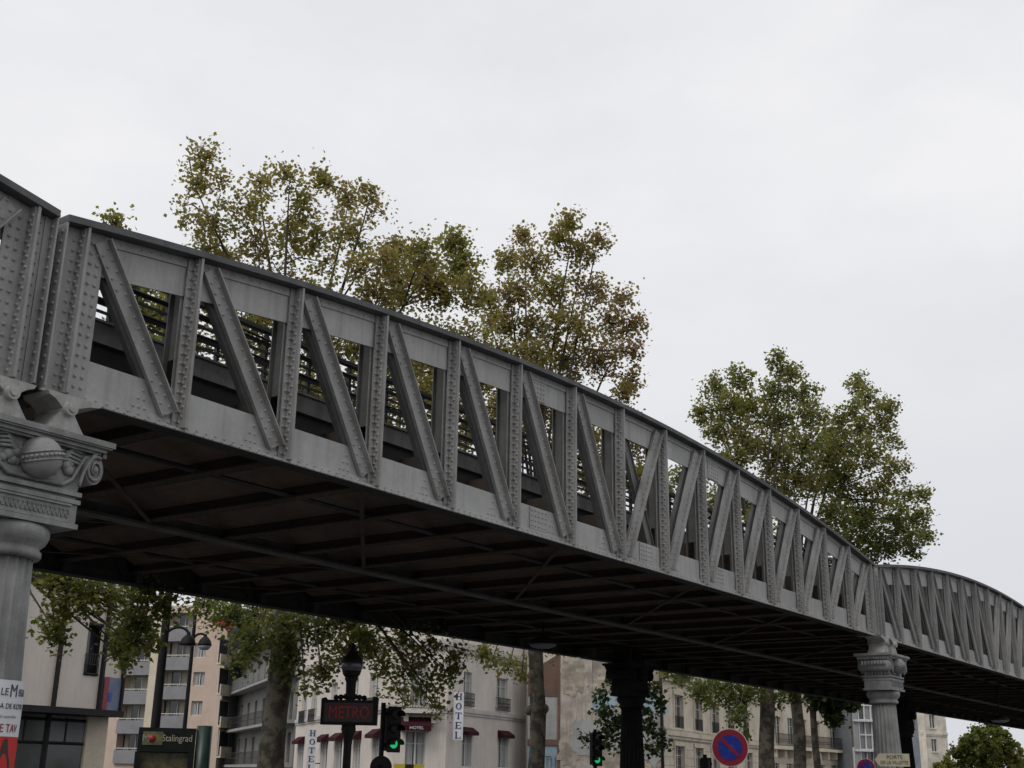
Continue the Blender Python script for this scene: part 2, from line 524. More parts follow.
# ------------------------------------------------------------------ columns
def make_column(label, cat_loc):
    root = thing('iron_column', label, 'column', cat_loc, TH, 'columns carrying the viaduct')
    YC = .24          # shaft axis behind the girder face
    s = MB()
    n = 160
    prof = [(.365, .34), (.352, 1.0), (.33, 1.9), (.295, 2.7), (.272, 3.36)]
    s.lathe(prof, (0, YC, 0), n, flute=.12, nfl=20, smooth=True)
    s.build('shaft', M_CAST, root)
    b = MB(); b.box(-.62, .62, YC - .62, YC + .62, 0, .16); b.lathe([(.58, .16), (.6, .2), (.58, .26), (.47, .30), (.45, .36)], (0, YC, 0), 40); b.build('plinth', M_CAST, root)
    nk = MB(Matrix.Translation((0, YC, .18)) @ Matrix.Diagonal((1.0, 1.0, 1, 1)) @ Matrix.Translation((0, -YC, 0))); nk.lathe([(.32, 3.16), (.335, 3.18), (.335, 3.22), (.315, 3.235), (.315, 3.26), (.36, 3.30), (.385, 3.36), (.385, 3.41), (.36, 3.45), (.33, 3.46)], (0, YC, 0), 48)
    nk.build('neck_ring', M_CAST, root)
    KM = Matrix.Translation((0, 0, .18)) @ Matrix.Diagonal((.70, 1, 1, 1))
    c = MB(KM)
    Y0, Y1 = -.13, .54
    def slab(x, dy, z0, z1): c.box(-x, x, Y0 - dy, Y1 + dy, z0, z1)
    slab(.68, .01, 3.455, 3.50); slab(.66, -.02, 3.50, 3.68); slab(.68, .005, 3.68, 3.72); slab(.63, -.03, 3.72, 3.75); slab(.68, .01, 3.75, 3.79)
    # cushion with its flaring profile
    def flare(z0, x0, z1, x1, k=8):
        return [(x0 + (x1 - x0) * (t/k) ** 2.2, z0 + (z1 - z0) * t/k) for t in range(k + 1)]
    pr = flare(3.79, .63, 4.17, .82)
    poly = [(-x, z) for x, z in pr[::-1]] + pr
    c.prism(poly[::-1], Y0 + .03, Y1 - .03)
    slab(.86, .04, 4.172, 4.192); slab(.92, .07, 4.192, 4.225); slab(.97, .10, 4.225, 4.24); slab(1.0, .115, 4.24, 4.292)
    cap = c.build('capital', M_CAST, root)
    for sd in (-1, 1):
        v = MB(KM)
        cx, cz = sd*.80, 4.02
        v.tube([(cx, Y0 - .03, cz), (cx, Y1 + .03, cz)], [.135, .135], 24)
        for yy in (Y0 - .03, Y1 + .03):
            sg = -1 if yy < 0 else 1
            pts = []; rr = []
            for k in range(34):
                a = -.5 + k * .36
                r = .13 * (1 - k/40)
                pts.append((cx + sd * r*math.cos(a + PI*.5), yy + sg*.012, cz + r*math.sin(a + PI*.5))); rr.append(.018 * (1 - k/60))
            v.tube(pts, rr, 6)
            v.sphere((cx, yy, cz), .04, 10, 6)
            # the band that runs down the edge of the cushion
            v.tube([(sd*(x - .035), yy + sg*.005, z) for x, z in pr[1:]], .022, 6)
        v.build('volute', M_CAST, cap)
        # ribs on the flank
        e = MB(KM)
        for k in range(8):
            y = Y0 + .07 + (Y1 - Y0 - .14) * k/7
            e.tube([(sd*(x + .012), y, z) for x, z in pr[:-1]], [.03, .034, .038, .04, .042, .044, .046, .048], 8)
            e.sphere((sd*.94, y, 4.06), .05, 10, 8, (1.4, .95, 1.3))
        for k in range(14):
            y = Y0 - .02 + (Y1 - Y0 + .04) * k/13
            e.box(min(sd*.90, sd*.955), max(sd*.90, sd*.955), y - .018, y + .018, 4.15, 4.19)
        e.build('flank_moulding', M_CAST, cap)
    for fy, sg in ((Y0, -1), (Y1, 1)):
        o = MB(Matrix.Translation((0, 0, .18)))
        o.sphere((0, fy + sg*.02, 4.02), .19, 24, 16)
        # band round the ball
        for k in range(2):
            pts = []
            for j in range(13):
                a = -1.45 + 2.9*j/12
                off = -.035 + .075*k
                R = math.sqrt(max(.196**2 - off**2, 0))
                x = R*math.sin(a); y = R*math.cos(a)
                ca, sa = math.cos(.28), math.sin(.28)
                pts.append((x*ca - off*sa, fy + sg*(.02 + y), 4.02 + x*sa*.9 + off*ca))
            o.tube(pts, .009, 6)
        for j in range(14):
            a = -1.4 + 2.8*j/13
            x = .197*math.sin(a); y = .197*math.cos(a)
            o.sphere((x*math.cos(.28), fy + sg*(.02 + y), 4.02 + x*math.sin(.28)*.9 + .003), .018, 6, 4)
        o.build('ball_ornament', M_CAST, cap)
        q = MB(KM)
        for sd in (-1, 1):    # carved leaves between ball and volute
            for k in range(10):
                x = sd*(.24 + .30*random.random()); z = 3.93 + .16*random.random()
                q.sphere((x, fy + sg*-.025, z), .035 + .03*random.random(), 8, 6, (1.3, .7, .8))
            for k in range(4):
                z = 4.02 + .035*k
                q.tube([(sd*(.22 + .05*k), fy + sg*-.01, z), (sd*(.40 + .03*k), fy + sg*.0, z + .05), (sd*(.62), fy + sg*-.01, z + .03)], .016, 6)
            pts = [(sd*.0, fy - sg*.012, 3.835), (sd*.40, fy - sg*.012, 3.84), (sd*.52, fy - sg*.012, 3.90), (sd*.60, fy - sg*.012, 4.02), (sd*.67, fy - sg*.012, 4.12), (sd*.78, fy - sg*.012, 4.155)]
            q.tube(pts, .025, 6)
        # frieze of small rings
        for k in range(17):
            x = -.52 + 1.04*k/16
            pts = [(x + .026*math.cos(a), fy - sg*.016, 3.59 + .04*math.sin(a)) for a in [2*PI*j/8 for j in range(9)]]
            q.tube(pts, .008, 5, caps=False)
            q.sphere((x + .03, fy - sg*.02, 3.59), .013, 6, 4)
        q.box(-.56, .56, min(fy - sg*.02, fy - sg*.0), max(fy - sg*.02, fy), 3.505, 3.525)
        q.box(-.56, .56, min(fy - sg*.02, fy - sg*.0), max(fy - sg*.02, fy), 3.655, 3.675)
        q.build('carved_relief', M_CAST, cap)
    # rocker bearings, one under each girder end
    for sd in (-1, 1):
        g = MB(); cx = sd*.30
        y0, y1 = -.02, .36
        zt = ZB - .03
        low = [(-.27, 4.473), (.27, 4.473), (.26, 4.49), (.20, 4.53), (.13, 4.62), (.075, 4.70), (.06, 4.72), (-.06, 4.72), (-.075, 4.70), (-.13, 4.62), (-.20, 4.53), (-.26, 4.49)]
        g.prism([(cx + x, z) for x, z in low], y0, y1)
        up = [(-.06, 4.735), (.06, 4.735), (.10, 4.77), (.22, 4.815), (.33, 4.835), (.36, zt), (-.24, zt), (-.22, 4.835), (-.15, 4.81), (-.10, 4.77)]
        g.prism([(cx + x*sd, z) for x, z in (up if sd > 0 else up[::-1])], y0 - .01, y1)
        g.tube([(cx, y0 - .06, 4.74), (cx, y1 + .05, 4.74)], .066, 16)
        g.tube([(cx, y0 - .075, 4.74), (cx, y0 - .06, 4.74)], .035, 12)
        g.build('rocker_bearing', M_SHOE, root)
    return root

J0 = ORG - D2 * (GAP/2 - .07); J0.z = 0
col_near = make_column('big pale fluted column at the left edge with a poster wrapped round it', J0)
J1 = J0 + D2 * PITCHSP
c = copy_tree(col_near); c.location = J1 + D2*.25 - N2*.07; c['label'] = 'grey fluted column on the right carrying the joint of two spans, behind the arrow sign'
FARW = 6.9
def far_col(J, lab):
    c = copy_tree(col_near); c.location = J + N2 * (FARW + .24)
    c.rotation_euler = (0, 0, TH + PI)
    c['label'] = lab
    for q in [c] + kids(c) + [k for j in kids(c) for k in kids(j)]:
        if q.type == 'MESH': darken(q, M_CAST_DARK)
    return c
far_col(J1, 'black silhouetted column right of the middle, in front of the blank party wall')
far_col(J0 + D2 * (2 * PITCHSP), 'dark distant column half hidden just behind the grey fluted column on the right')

# lamps slung under the deck
def hanging_lamp(px, py, Y, label):
    p = at(px, py, Y)
    r = thing('hanging_lamp', label, 'lamp', (p.x, p.y, p.z), 0, 'lamps slung under the viaduct')
    a = MB(); a.lathe([(.04, .16), (.16, .15), (.28, .08), (.34, 0), (.33, -.01)], n=20); a.build('lamp_shade', M_BLACK, r)
    b = MB(); b.lathe([(.30, -.012), (.28, -.05), (.16, -.09), (.02, -.10)], n=20); b.build('lens', mat('frosted_lens', (.16, .165, .165), .5), r)
    h = ZB - .0 - p.z
    t = MB(); t.tube([(0, 0, .15), (0, 0, max(h, .2))], .03, 8); t.build('stem', M_BLACK, r)
hanging_lamp(543, 644, 27.5, 'dark lamp slung under the viaduct above the single tree trunk at centre')
hanging_lamp(1000, 720, 45.0, 'lamp slung under the viaduct above the round bushy tree at right')

# ------------------------------------------------------------------ foliage
def leaf_mesh(name, centers, sizes, tints, material, parent, base, droop=.35):
    """leaf-shaped faces (a lobed, slightly folded leaf) at the given centres."""
    n = len(centers)
    shp = np.array([(0, -.55, 0), (.42, -.25, .10), (.5, .18, .12), (.18, .22, .03), (0, .6, -.02), (-.18, .22, .03), (-.5, .18, .12), (-.42, -.25, .10)])
    k = len(shp)
    nrm = rng.normal(size=(n, 3)); nrm[:, 2] = np.abs(nrm[:, 2]) + .4
    nrm /= np.linalg.norm(nrm, axis=1)[:, None]
    d = rng.normal(size=(n, 3)); d[:, 2] -= droop
    d -= nrm * np.sum(d * nrm, axis=1)[:, None]; d /= np.linalg.norm(d, axis=1)[:, None]
    s = np.cross(d, nrm)
    P = centers[:, None, :] - np.array(base)[None, None, :] + sizes[:, None, None] * (
        s[:, None, :] * shp[None, :, 0:1] + d[:, None, :] * shp[None, :, 1:2] + nrm[:, None, :] * shp[None, :, 2:3])
    me = bpy.data.meshes.new(name)
    faces = np.array([(0, 1, 2, 3), (0, 3, 4, 5), (0, 5, 6, 7)])
    nf = len(faces)
    idx = (faces[None] + (np.arange(n) * k)[:, None, None]).reshape(-1)
    me.vertices.add(n * k); me.vertices.foreach_set('co', P.reshape(-1).astype(np.float32))
    me.loops.add(len(idx)); me.loops.foreach_set('vertex_index', idx.astype(np.int32))
    me.polygons.add(n * nf)
    me.polygons.foreach_set('loop_start', (np.arange(n * nf) * 4).astype(np.int32))
    me.update(calc_edges=True)
    at_ = me.attributes.new('tint', 'FLOAT', 'POINT')
    at_.data.foreach_set('value', np.repeat(np.clip(tints, 0, 1), k).astype(np.float32))
    me.materials.append(material); me.validate()
    o = bpy.data.objects.new(name, me); col.objects.link(o); o.parent = parent
    return o

def tree(label, trunk_px, Y, trunk_r, clusters, hue, group, leaf=.15, dens=1.0, spread=1.6, lean=0.0,
         fork=6.0, material='autumn_leaf', name='plane_tree', knobs=(), low=.5):
    """clusters: (px, py, r_px[, density, hue shift]) on the photo's rays, spread in depth round Y."""
    b = at(trunk_px[0], trunk_px[1], Y); base = Vector((b.x, b.y, 0))
    root = thing(name, label, 'tree', base, 0, group)
    tr = MB(); tw = tr
    topz = fork
    tpts = []; trs = []
    for k in range(9):
        t = k/8; z = topz * t
        tpts.append((lean*z + .05*math.sin(z*1.3 + Y), .05*math.sin(z*.9), z)); trs.append(trunk_r * (1.35 - .35*min(1, t*6)) * (1 - .22*t) * (1 + .05*math.sin(z*3.1 + Y)))
    tr.tube(tpts, trs, 14)
    for (kx, kz) in knobs:
        tr.sphere((kx, -.02, kz), .12, 10, 8, (1.0, 1, 1.2))
    nbark = len(tr.f)
    cen = []; tint = []
    ftop = Vector(tpts[-1]); z0 = topz
    # main limbs
    allc = []
    for cl in clusters:
        px, py, r = cl[:3]; dn = cl[3] if len(cl) > 3 else 1.0
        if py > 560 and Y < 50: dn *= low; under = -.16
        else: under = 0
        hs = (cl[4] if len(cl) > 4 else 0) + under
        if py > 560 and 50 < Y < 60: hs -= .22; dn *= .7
        dy = random.uniform(-1, 1) * spread
        c = at(px, py, Y + dy)
        zc = c.y*cp + (c.z - EYE)*sp
        allc.append((c - base, r*zc/F_PX, dn, hs))
    ups = [a for a in allc if a[0].z > z0 + 1]
    hubs = []
    if ups:
        zmax = max(a[0].z for a in ups)
        nl = max(min(3, len(ups)), min(7, len(ups)//4))
        ups_s = sorted(ups, key=lambda a: a[0].x)
        for k in range(nl):
            seg = ups_s[len(ups_s)*k//nl: len(ups_s)*(k+1)//nl]
            tgt = max(seg, key=lambda a: a[0].z)[0]
            pts = []; rs = []
            st = Vector(tpts[-1 - (k % 2)])
            for j in range(8):
                t = j/7
                p = st.lerp(tgt, t); p.x += (st.x - p.x)*.35*math.sin(PI*t)*(1-t) + .12*math.sin(5*t + k); p.y += .15*math.sin(4*t + 2*k)
                p.z += .10*(tgt.z - st.z)*math.sin(PI*t)
                pts.append(p); rs.append(trunk_r*.20*(1 - t)**.8 + .010)
            tr.tube(pts, rs, 9)
            hubs += [(p, r) for p, r in zip(pts, rs)][1:]
    if not hubs: hubs = [(Vector(p), r) for p, r in zip(tpts, trs)][4:]
    for c, r, dn, hs in allc:
        h, hr = min(hubs, key=lambda q: (q[0] - c).length + (1.2 if q[0].z > c.z + .3 else 0))
        mid = h.lerp(c, .5) + Vector((random.uniform(-.2, .2), random.uniform(-.2, .2), .15))
        L = (c - h).length
        tw.tube([h, mid, c, c + (c - mid)*.5*r], [min(hr*.6, .018 + .007*L), .014 + .004*L, .012, .004], 6)
        ns = max(4, int(dens*dn*(20 + r*r*115)))
        for k in range(ns):
            v = Vector(rng.normal(size=3)); v.normalize(); v *= r * (random.random() ** .45)
            v.y *= 1.1
            e = c + v
            if random.random() < .55:
                tw.tube([c + v*.12, c + v*.6 + Vector((0, 0, .06)), e], [.012, .008, .004], 4, caps=False)
            nlf = int(random.uniform(7, 20)); sr = random.uniform(.12, .29)
            tbase = hue + hs + random.gauss(0, .13)
            for q in range(nlf):
                w = Vector(rng.normal(size=3)) * sr * .62
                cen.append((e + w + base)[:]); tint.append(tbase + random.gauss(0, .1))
    cen = np.array(cen); n = len(cen)
    sizes = leaf * rng.uniform(.65, 1.25, n)
    to = tr.build('trunk', M_BARK, root)
    to.data.materials.append(M_TWIG)
    mi = [0]*nbark + [1]*(len(tr.f) - nbark); to.data.polygons.foreach_set('material_index', mi)
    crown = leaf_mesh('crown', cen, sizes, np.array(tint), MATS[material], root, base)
    return root

leaf_mat('autumn_leaf', [(0, (.085, .115, .038)), (.3, (.185, .195, .075)), (.55, (.24, .215, .10)), (.8, (.24, .18, .108)), (1, (.21, .14, .10))], .52)
leaf_mat('dark_leaf', [(0, (.04, .062, .018)), (.5, (.075, .095, .03)), (1, (.12, .11, .045))], .35)
leaf_mat('bush_leaf', [(0, (.06, .085, .02)), (.5, (.12, .14, .035)), (1, (.18, .165, .055))], .45)
GR = 'plane trees along the viaduct'
tree('plane tree at far left, hanging leaves in front of the pale ribbed facade', (-24, 770), 22.5, .26,
     [(114,224,9,.6),(104,262,20),(135,285,18),(160,315,24),(120,330,22),(170,350,20),(58,582,14,1.8),(84,588,15,1.8),(110,598,14,1.8),(60,606,11,1.6),(52,626,8,1.5),(56,640,5,1.2),(84,606,9,1.2),(140,602,15,1.6),(128,618,10,1.5),(120,634,8,1.5),(118,648,7,1.5),(134,644,8,1.5),(140,626,9,1.3),(48,572,12,1.5),(165,606,12,1.6),(150,590,13,1.6),(150,640,6,1.2),(126,660,4,1)],
     .35, GR, leaf=.09, spread=.7, fork=4.2, dens=1.0, low=.42)
tree('tall tree with thinning brown leaves and thick trunk behind the pair of arched lamps', (272, 768), 27.5, .31,
     [(205,158,14,.9),(198,182,16,.8),(222,180,12,.6,.2),(215,222,22,.8),(204,250,20,.7),(184,222,6,.3),(184,206,4,.25),(250,208,20,.8),(262,184,14,.8),(285,180,15,.7),(322,182,16,.8),(302,208,18,.9),(318,238,18,.8),(290,232,16,.8),(345,200,18,.8,.1),(370,192,10,.7),(375,212,10,.4,.2),(355,235,24,.8),(255,240,26,.8,.1),(225,262,24,.8),(290,255,22,.5),(325,262,20,.4),(362,268,20,.7,.15),(398,252,17,1.2,.1),(422,256,17,1.2),(453,244,14,1.6,-.15),(460,268,20,1.6,-.1),(440,290,24,1.3),(402,286,22,1.2,.1),(472,292,19,1.2),(380,296,24,1.2),(425,275,18,1.1,.1),(385,262,14,1,.1),(325,300,26,.6),(270,285,24,.6),
      (300,335,34,.7),(240,330,34,.8),(190,310,26,.9),(220,300,22,.8),(260,320,24,.8),(310,300,24,.8),(330,345,24,.8),(390,330,24,.9),(410,365,24,.9),(455,370,24,.9),(380,375,24,.8),(160,310,20,.7),(150,345,20,.5),(200,350,26,.6),(360,350,34,.8),(430,350,34,.9),(340,400,30,1.3),(420,400,30,1.3),(300,390,24,1.2),(380,415,24,1.2),(455,445,22,1.1),(405,440,22,1.1),(320,420,22,1),(280,380,22,1),(470,340,24,.9),(270,370,30,.6),
      (205,604,20,1.2,-.2),(228,618,20,1.3,-.2),(255,612,22,1.3,-.2),(252,640,20,1.2,-.2),(285,625,24,1.4,-.2),(290,660,18,1.2,-.2),(318,630,24,1.4,-.2),(345,622,22,1.4,-.15),(350,650,20,1.2,-.15),(322,670,13,.9,-.15),(372,640,22,1.3,-.15),(385,668,16,1.0,-.1),(402,640,20,1.0,-.1),(412,668,16,.8,-.1),(400,692,12,.7,-.1),(432,655,18,.8,-.1),(446,672,12,.7,-.05),(428,690,10,.6,-.05),(455,658,12,.8,-.05),(240,660,10,.7,-.2),(305,690,7,.4,-.15),(435,708,6,.5)],
     .5, GR, leaf=.09, spread=1.8, fork=5.6, dens=.9, low=.72)
tree('slender bare-trunked tree right of the hotel, crown of sparse brownish leaves', (536, 768), 35.5, .25,
     [(570,222,11,.9,.05),(560,240,16,.8),(580,255,16,.8,.15),(523,240,13,.7,.1),(600,238,11,.6,.15),(508,262,14,.8),(535,262,17,.8,.1),(515,292,20,.9,.1),(552,292,22,.9),(590,290,20,.7,.25),(622,300,13,.6,.25),(636,325,12,.6,.3),(610,325,20,.7,.25),(575,325,22,.9,.05),(540,330,22,.9,.05),(505,325,16,.8),(600,360,22,.8,.25),(632,352,14,.6,.3),(632,380,12,.7,.3),(565,362,24,1,.05),(530,358,22,1),(622,395,12,.8,.2),(500,355,18,.9),
      (486,300,13,.8),(494,318,12,.8),(480,380,24,.9),(500,410,24,1),(540,410,26,1),(580,430,26,1),(620,430,22,1),(610,460,20,.9),(450,400,22,.8),(470,425,22,.9),(515,440,22,.9),(555,455,22,.9),(590,475,20,.8),(640,445,18,.8),(635,475,18,.7),(425,390,20,.7),
      (492,660,12,.7,-.1),(510,664,11,.8,-.1),(522,672,8,.7),(480,655,11,.8,-.1),(556,648,8,.5)],
     .56, GR, leaf=.10, spread=1.7, fork=6.6, dens=1.1, knobs=((-.22, 3.35), (.23, 3.4)))
tree('broad green tree behind the right half of the viaduct, left trunk of the group', (767, 768), 52, .36,
     [(702,412,13,1,.1),(715,388,14,1),(740,378,14,1),(728,408,20,1.1),(750,408,20,1.1,.05),(778,362,12,.9),(790,375,14,1),(775,392,17,1.1),(805,392,15,1),(812,415,17,1.1),(780,420,22,1.2),(745,440,22,1.2,.1),(715,432,16,1.1,.1),(775,455,24,1.2,.15),(806,445,22,1.2,.05),(735,462,18,1,.1),(800,480,24,1.2,.1),(770,485,20,.9,.1),
      (700,470,18,.9),(680,480,18,.9),(650,470,14,.7),(665,500,16,.7),(700,510,18,.8),(720,500,20,.9),(745,500,18,.9),(760,525,20,.9),(735,530,16,.7),
      (682,678,11,1.2),(700,688,14,1.3),(722,690,15,1.4),(742,698,14,1.4),(738,718,12,1.2),(745,738,8,.8),(755,690,14,1.3),(668,672,8,1),(708,702,8,.9)],
     .30, GR, leaf=.125, spread=2.4, fork=7, dens=.66, lean=.02)
tree('green tree behind the viaduct joint at right, middle trunk of the group', (800, 768), 54, .30,
     [(858,384,12,.9,.05),(868,400,14,.9,.05),(850,410,12,.8),(888,405,12,.8,.1),(880,425,17,.9,.05),(860,430,16,.9),(840,445,20,1.1),(870,455,20,.9,.1),(895,440,10,.6),(895,468,15,.8,.15),(845,480,24,1.2),(880,490,20,.9,.1),(905,495,13,.8),(922,495,9,.8),(860,515,24,1.3,-.1),(895,520,19,1.3,-.1),(918,518,12,1),(880,545,20,1.3,-.15),(912,545,15,1.2,-.1),(835,515,20,1.2),(850,545,20,1.2,-.1),(925,535,8,.9),(825,480,20,1.1,.05),(832,432,14,.9,.05),(830,455,17,1.1),(842,420,10,.8),
      (790,540,18,.6),(820,555,16,.5),
      (790,686,14,1.3),(780,700,9,.8),(812,692,13,1.1)],
     .28, GR, leaf=.125, spread=2.4, fork=7, dens=.66)
tree('dark thin trunk with leafy low branches beside the glass-fronted block', (817, 768), 56, .17,
     [(822,690,13,1.4),(838,700,11,1.2),(848,702,8,1),(830,712,8,1.1),(842,690,9,1.1),(836,720,5,.7),(815,700,9,1.1)],
     .2, GR, leaf=.2, spread=1.2, fork=6.2, dens=1.0, material='dark_leaf')
tree('young leafy sapling growing behind the black column, before the blank wall', (630, 768), 41, .08,
     [(601,698,6,1.0),(603,712,8,1.4),(606,728,8,1.4),(616,742,9,1.5),(585,737,5,1),(618,722,8,1.2),(645,712,8,1.2),(650,728,8,1.3),(658,738,7,1.2),(662,745,5,1),(650,750,6,1.1),(660,704,6,1.2),(655,690,8,1.3),(645,690,8,1.2),(612,680,6,1),(640,735,8,1)],
     .15, 'saplings by the columns', leaf=.14, spread=.5, fork=3.2, dens=.42, material='dark_leaf', name='young_tree')
bush = [(a_, b_, c_*.72) for a_, b_, c_ in [(985,742,22),(975,735,12),(990,728,11),(1000,735,14),(965,745,12),(1008,745,13),(972,755,18),(1000,758,20),(955,752,9),(1014,760,10),(985,762,24),(962,764,12),(983,720,5),(993,722,5)]]
tree('round bushy green tree at the far right below the viaduct', (985, 800), 120, .35, bush, .5, 'distant trees', leaf=.26, spread=1.8, fork=3.0, dens=.40, material='bush_leaf', name='bushy_tree')
tree('low olive hedge tree between the tall pale house and the round bushy tree', (946, 800), 135, .25, [(946,762,7),(940,770,7),(952,770,9),(958,776,9)], .7, 'distant trees', leaf=.26, spread=1.2, fork=2.2, dens=.30, material='bush_leaf', name='bushy_tree')
tree('distant tree cut off by the right edge beyond the round bushy tree', (1022, 800), 140, .25, [(1020,752,5),(1023,766,9),(1016,772,8),(1030,770,10)], .9, 'distant trees', leaf=.26, spread=1.2, fork=2.4, dens=.30, material='bush_leaf', name='bushy_tree')

# ------------------------------------------------------------------ buildings
class Facade:
    """a vertical wall from plan point A to plan point B (left to right as seen), under parent."""
    def __init__(self, parent, A, B):
        self.p = parent
        self.o = Vector((A[0], A[1], 0)); d = Vector((B[0] - A[0], B[1] - A[1], 0)); self.L = d.length
        self.u = d.normalized(); self.n = Vector((-self.u.y, self.u.x, 0))      # n points away from the viewer
        R = Matrix(((self.u.x, self.n.x, 0, self.o.x - parent.location.x), (self.u.y, self.n.y, 0, self.o.y - parent.location.y), (0, 0, 1, 0), (0, 0, 0, 1)))
        self.M = R
    def uz(self, px, py):
        r = ray(px, py); o = Vector((0, 0, EYE))
        t = (self.o - o).dot(self.n) / r.dot(self.n)
        q = o + r*t - self.o
        return q.dot(self.u), q.z
    def rect(self, px0, py0, px1, py1):
        c = (px0 + px1)/2
        u0, _ = self.uz(px0, (py0+py1)/2); u1, _ = self.uz(px1, (py0+py1)/2)
        return (u0, u1, self.uz(c, py1)[1], self.uz(c, py0)[1])
    def mb(self): return MB(self.M)
    def wall(self, H, openings, material, depth=.22, z0=0.0, name='wall', thick=.5, back=True):
        m_ = self.mb()
        xs = sorted({0.0, self.L, *[a for o in openings for a in o[:2]]}); zs = sorted({z0, H, *[a for o in openings for a in o[2:4]]})
        xs = [x for x in xs if 0 <= x <= self.L]; zs = [z for z in zs if z0 <= z <= H]
        for a, b in zip(xs[:-1], xs[1:]):
            for c_, d_ in zip(zs[:-1], zs[1:]):
                xm, zm = (a+b)/2, (c_+d_)/2
                if any(o[0] < xm < o[1] and o[2] < zm < o[3] for o in openings): continue
                m_.quad((a, 0, c_), (b, 0, c_), (b, 0, d_), (a, 0, d_))
        for o in openings:
            a, b, c_, d_ = o[:4]
            m_.quad((a, 0, c_), (a, 0, d_), (a, depth, d_), (a, depth, c_)); m_.quad((b, 0, d_), (b, 0, c_), (b, depth, c_), (b, depth, d_))
            m_.quad((a, 0, d_), (b, 0, d_), (b, depth, d_), (a, depth, d_)); m_.quad((b, 0, c_), (a, 0, c_), (a, depth, c_), (b, depth, c_))
        if back:
            m_.quad((0, thick, z0), (0, thick, H), (self.L, thick, H), (self.L, thick, z0))
            m_.quad((0, 0, H), (self.L, 0, H), (self.L, thick, H), (0, thick, H))
            m_.quad((0, 0, z0), (0, 0, H), (0, thick, H), (0, thick, z0)); m_.quad((self.L, 0, H), (self.L, 0, z0), (self.L, thick, z0), (self.L, thick, H))
        return m_.build(name, material, self.p)
    def window(self, o, frame=None, curtain=True, depth=.2, leaves=2, sill=None, bar=True):
        a, b, c_, d_ = o[:4]
        w = self.mb(); t = .055; y0, y1 = depth - .07, depth - .012
        w.box(a, a+t, y0, y1, c_, d_); w.box(b-t, b, y0, y1, c_, d_); w.box(a+t, b-t, y0, y1, d_-t, d_); w.box(a+t, b-t, y0, y1, c_, c_+t*1.5)
        if leaves == 2: w.box((a+b)/2 - .05, (a+b)/2 + .05, y0 - .01, y1, c_+t*1.5, d_-t)
        if bar: w.box(a+t, b-t, y0 + .01, y1, c_ + (d_-c_)*.68, c_ + (d_-c_)*.68 + .04)
        f = w.build('window', frame or M_WFRAME, self.p)
        g = self.mb(); g.box(a, b, depth - .01, depth - .002, c_, d_); g.build('pane', M_GLASS, f)
        if curtain:
            g = self.mb(); k = 7; wd = (b-a-2*t)
            for s0, s1 in ((a+t, a+t+wd*.36), (b-t-wd*.36, b-t)):
                for j in range(k):
                    x0 = s0 + (s1-s0)*j/k; x1 = s0 + (s1-s0)*(j+1)/k; ya, yb = (depth-.03, depth-.016) if j % 2 else (depth-.016, depth-.03)
                    g.quad((x0, ya, c_ + .1), (x1, yb, c_ + .1), (x1, yb, d_ - .06), (x0, ya, d_ - .06))
            g.build('curtain', M_CURTAIN, f)
        if sill:
            g = self.mb(); g.box(a-.1, b+.1, -.09, depth - .08, c_-.1, c_-.002); g.build('sill', sill, f)
        return f
    def railing(self, a, b, z0, z1, y=-.12, name='window_railing', fancy=True):
        g = self.mb(); t = .022
        for z in (z0, z1): g.box(a, b, y - t, y + t, z - t, z + t)
        n = max(3, int((b-a)/.14))
        for k in range(n+1):
            x = a + (b-a)*k/n; g.box(x - .012, x + .012, y - .012, y + .012, z0, z1)
        for x in (a, b): g.box(x - .015, x + .015, y, .02, z1 - .015, z1 + .015); g.box(x - .015, x + .015, y, .02, z0 - .015, z0 + .015)
        if fancy:
            for k in range(n):
                x = a + (b-a)*(k+.5)/n; zc = z0 + (z1-z0)*.45; r = (b-a)/n*.46
                g.tube([(x + r*math.cos(q), y, zc + r*1.6*math.sin(q)) for q in [2*PI*j/10 for j in range(11)]], .014, 4, caps=False)
        return g.build(name, M_IRON, self.p)
    def band(self, z0, z1, proud=.08, a=None, b=None, name='cornice', material=None):
        g = self.mb(); a = -.0 if a is None else a; b = self.L if b is None else b
        g.box(a, b, -proud, -.003, z0, z1); g.box(a, b, -proud*.55, -.003, z0 - (z1-z0)*.6, z0 - .002)
        return g.build(name, material or self.mat, self.p)
    def awning(self, a, b, z0, z1, out=.55, text=None):
        g = self.mb(); zv = z0 + (z1-z0)*.38
        g.quad((a, -.01, z1), (a, -out, zv), (b, -out, zv), (b, -.01, z1))
        g.quad((a, -out, zv), (a, -out, z0), (b, -out, z0), (b, -out, zv))
        for x in (a, b): g.add([(x, -.01, z1), (x, -out, zv), (x, -out, z0), (x, -.01, z0)], [(0, 1, 2, 3)])
        w = g.build('awning', M_AWN, self.p)
        if text:
            t = self.mb(); add_text(t, text, (zv-z0)*.8, ((a+b)/2, -out - .012, (z0+zv)/2), sx=1.1)
            t.build('lettering', M_WHITE, w)
        return w

def P2(px, py, Y):
    p = at(px, py, Y); return (p.x, p.y)

def building(label, name, A, cat='building', group=None):
    return thing(name, label, cat, (A[0], A[1], 0), 0, group)

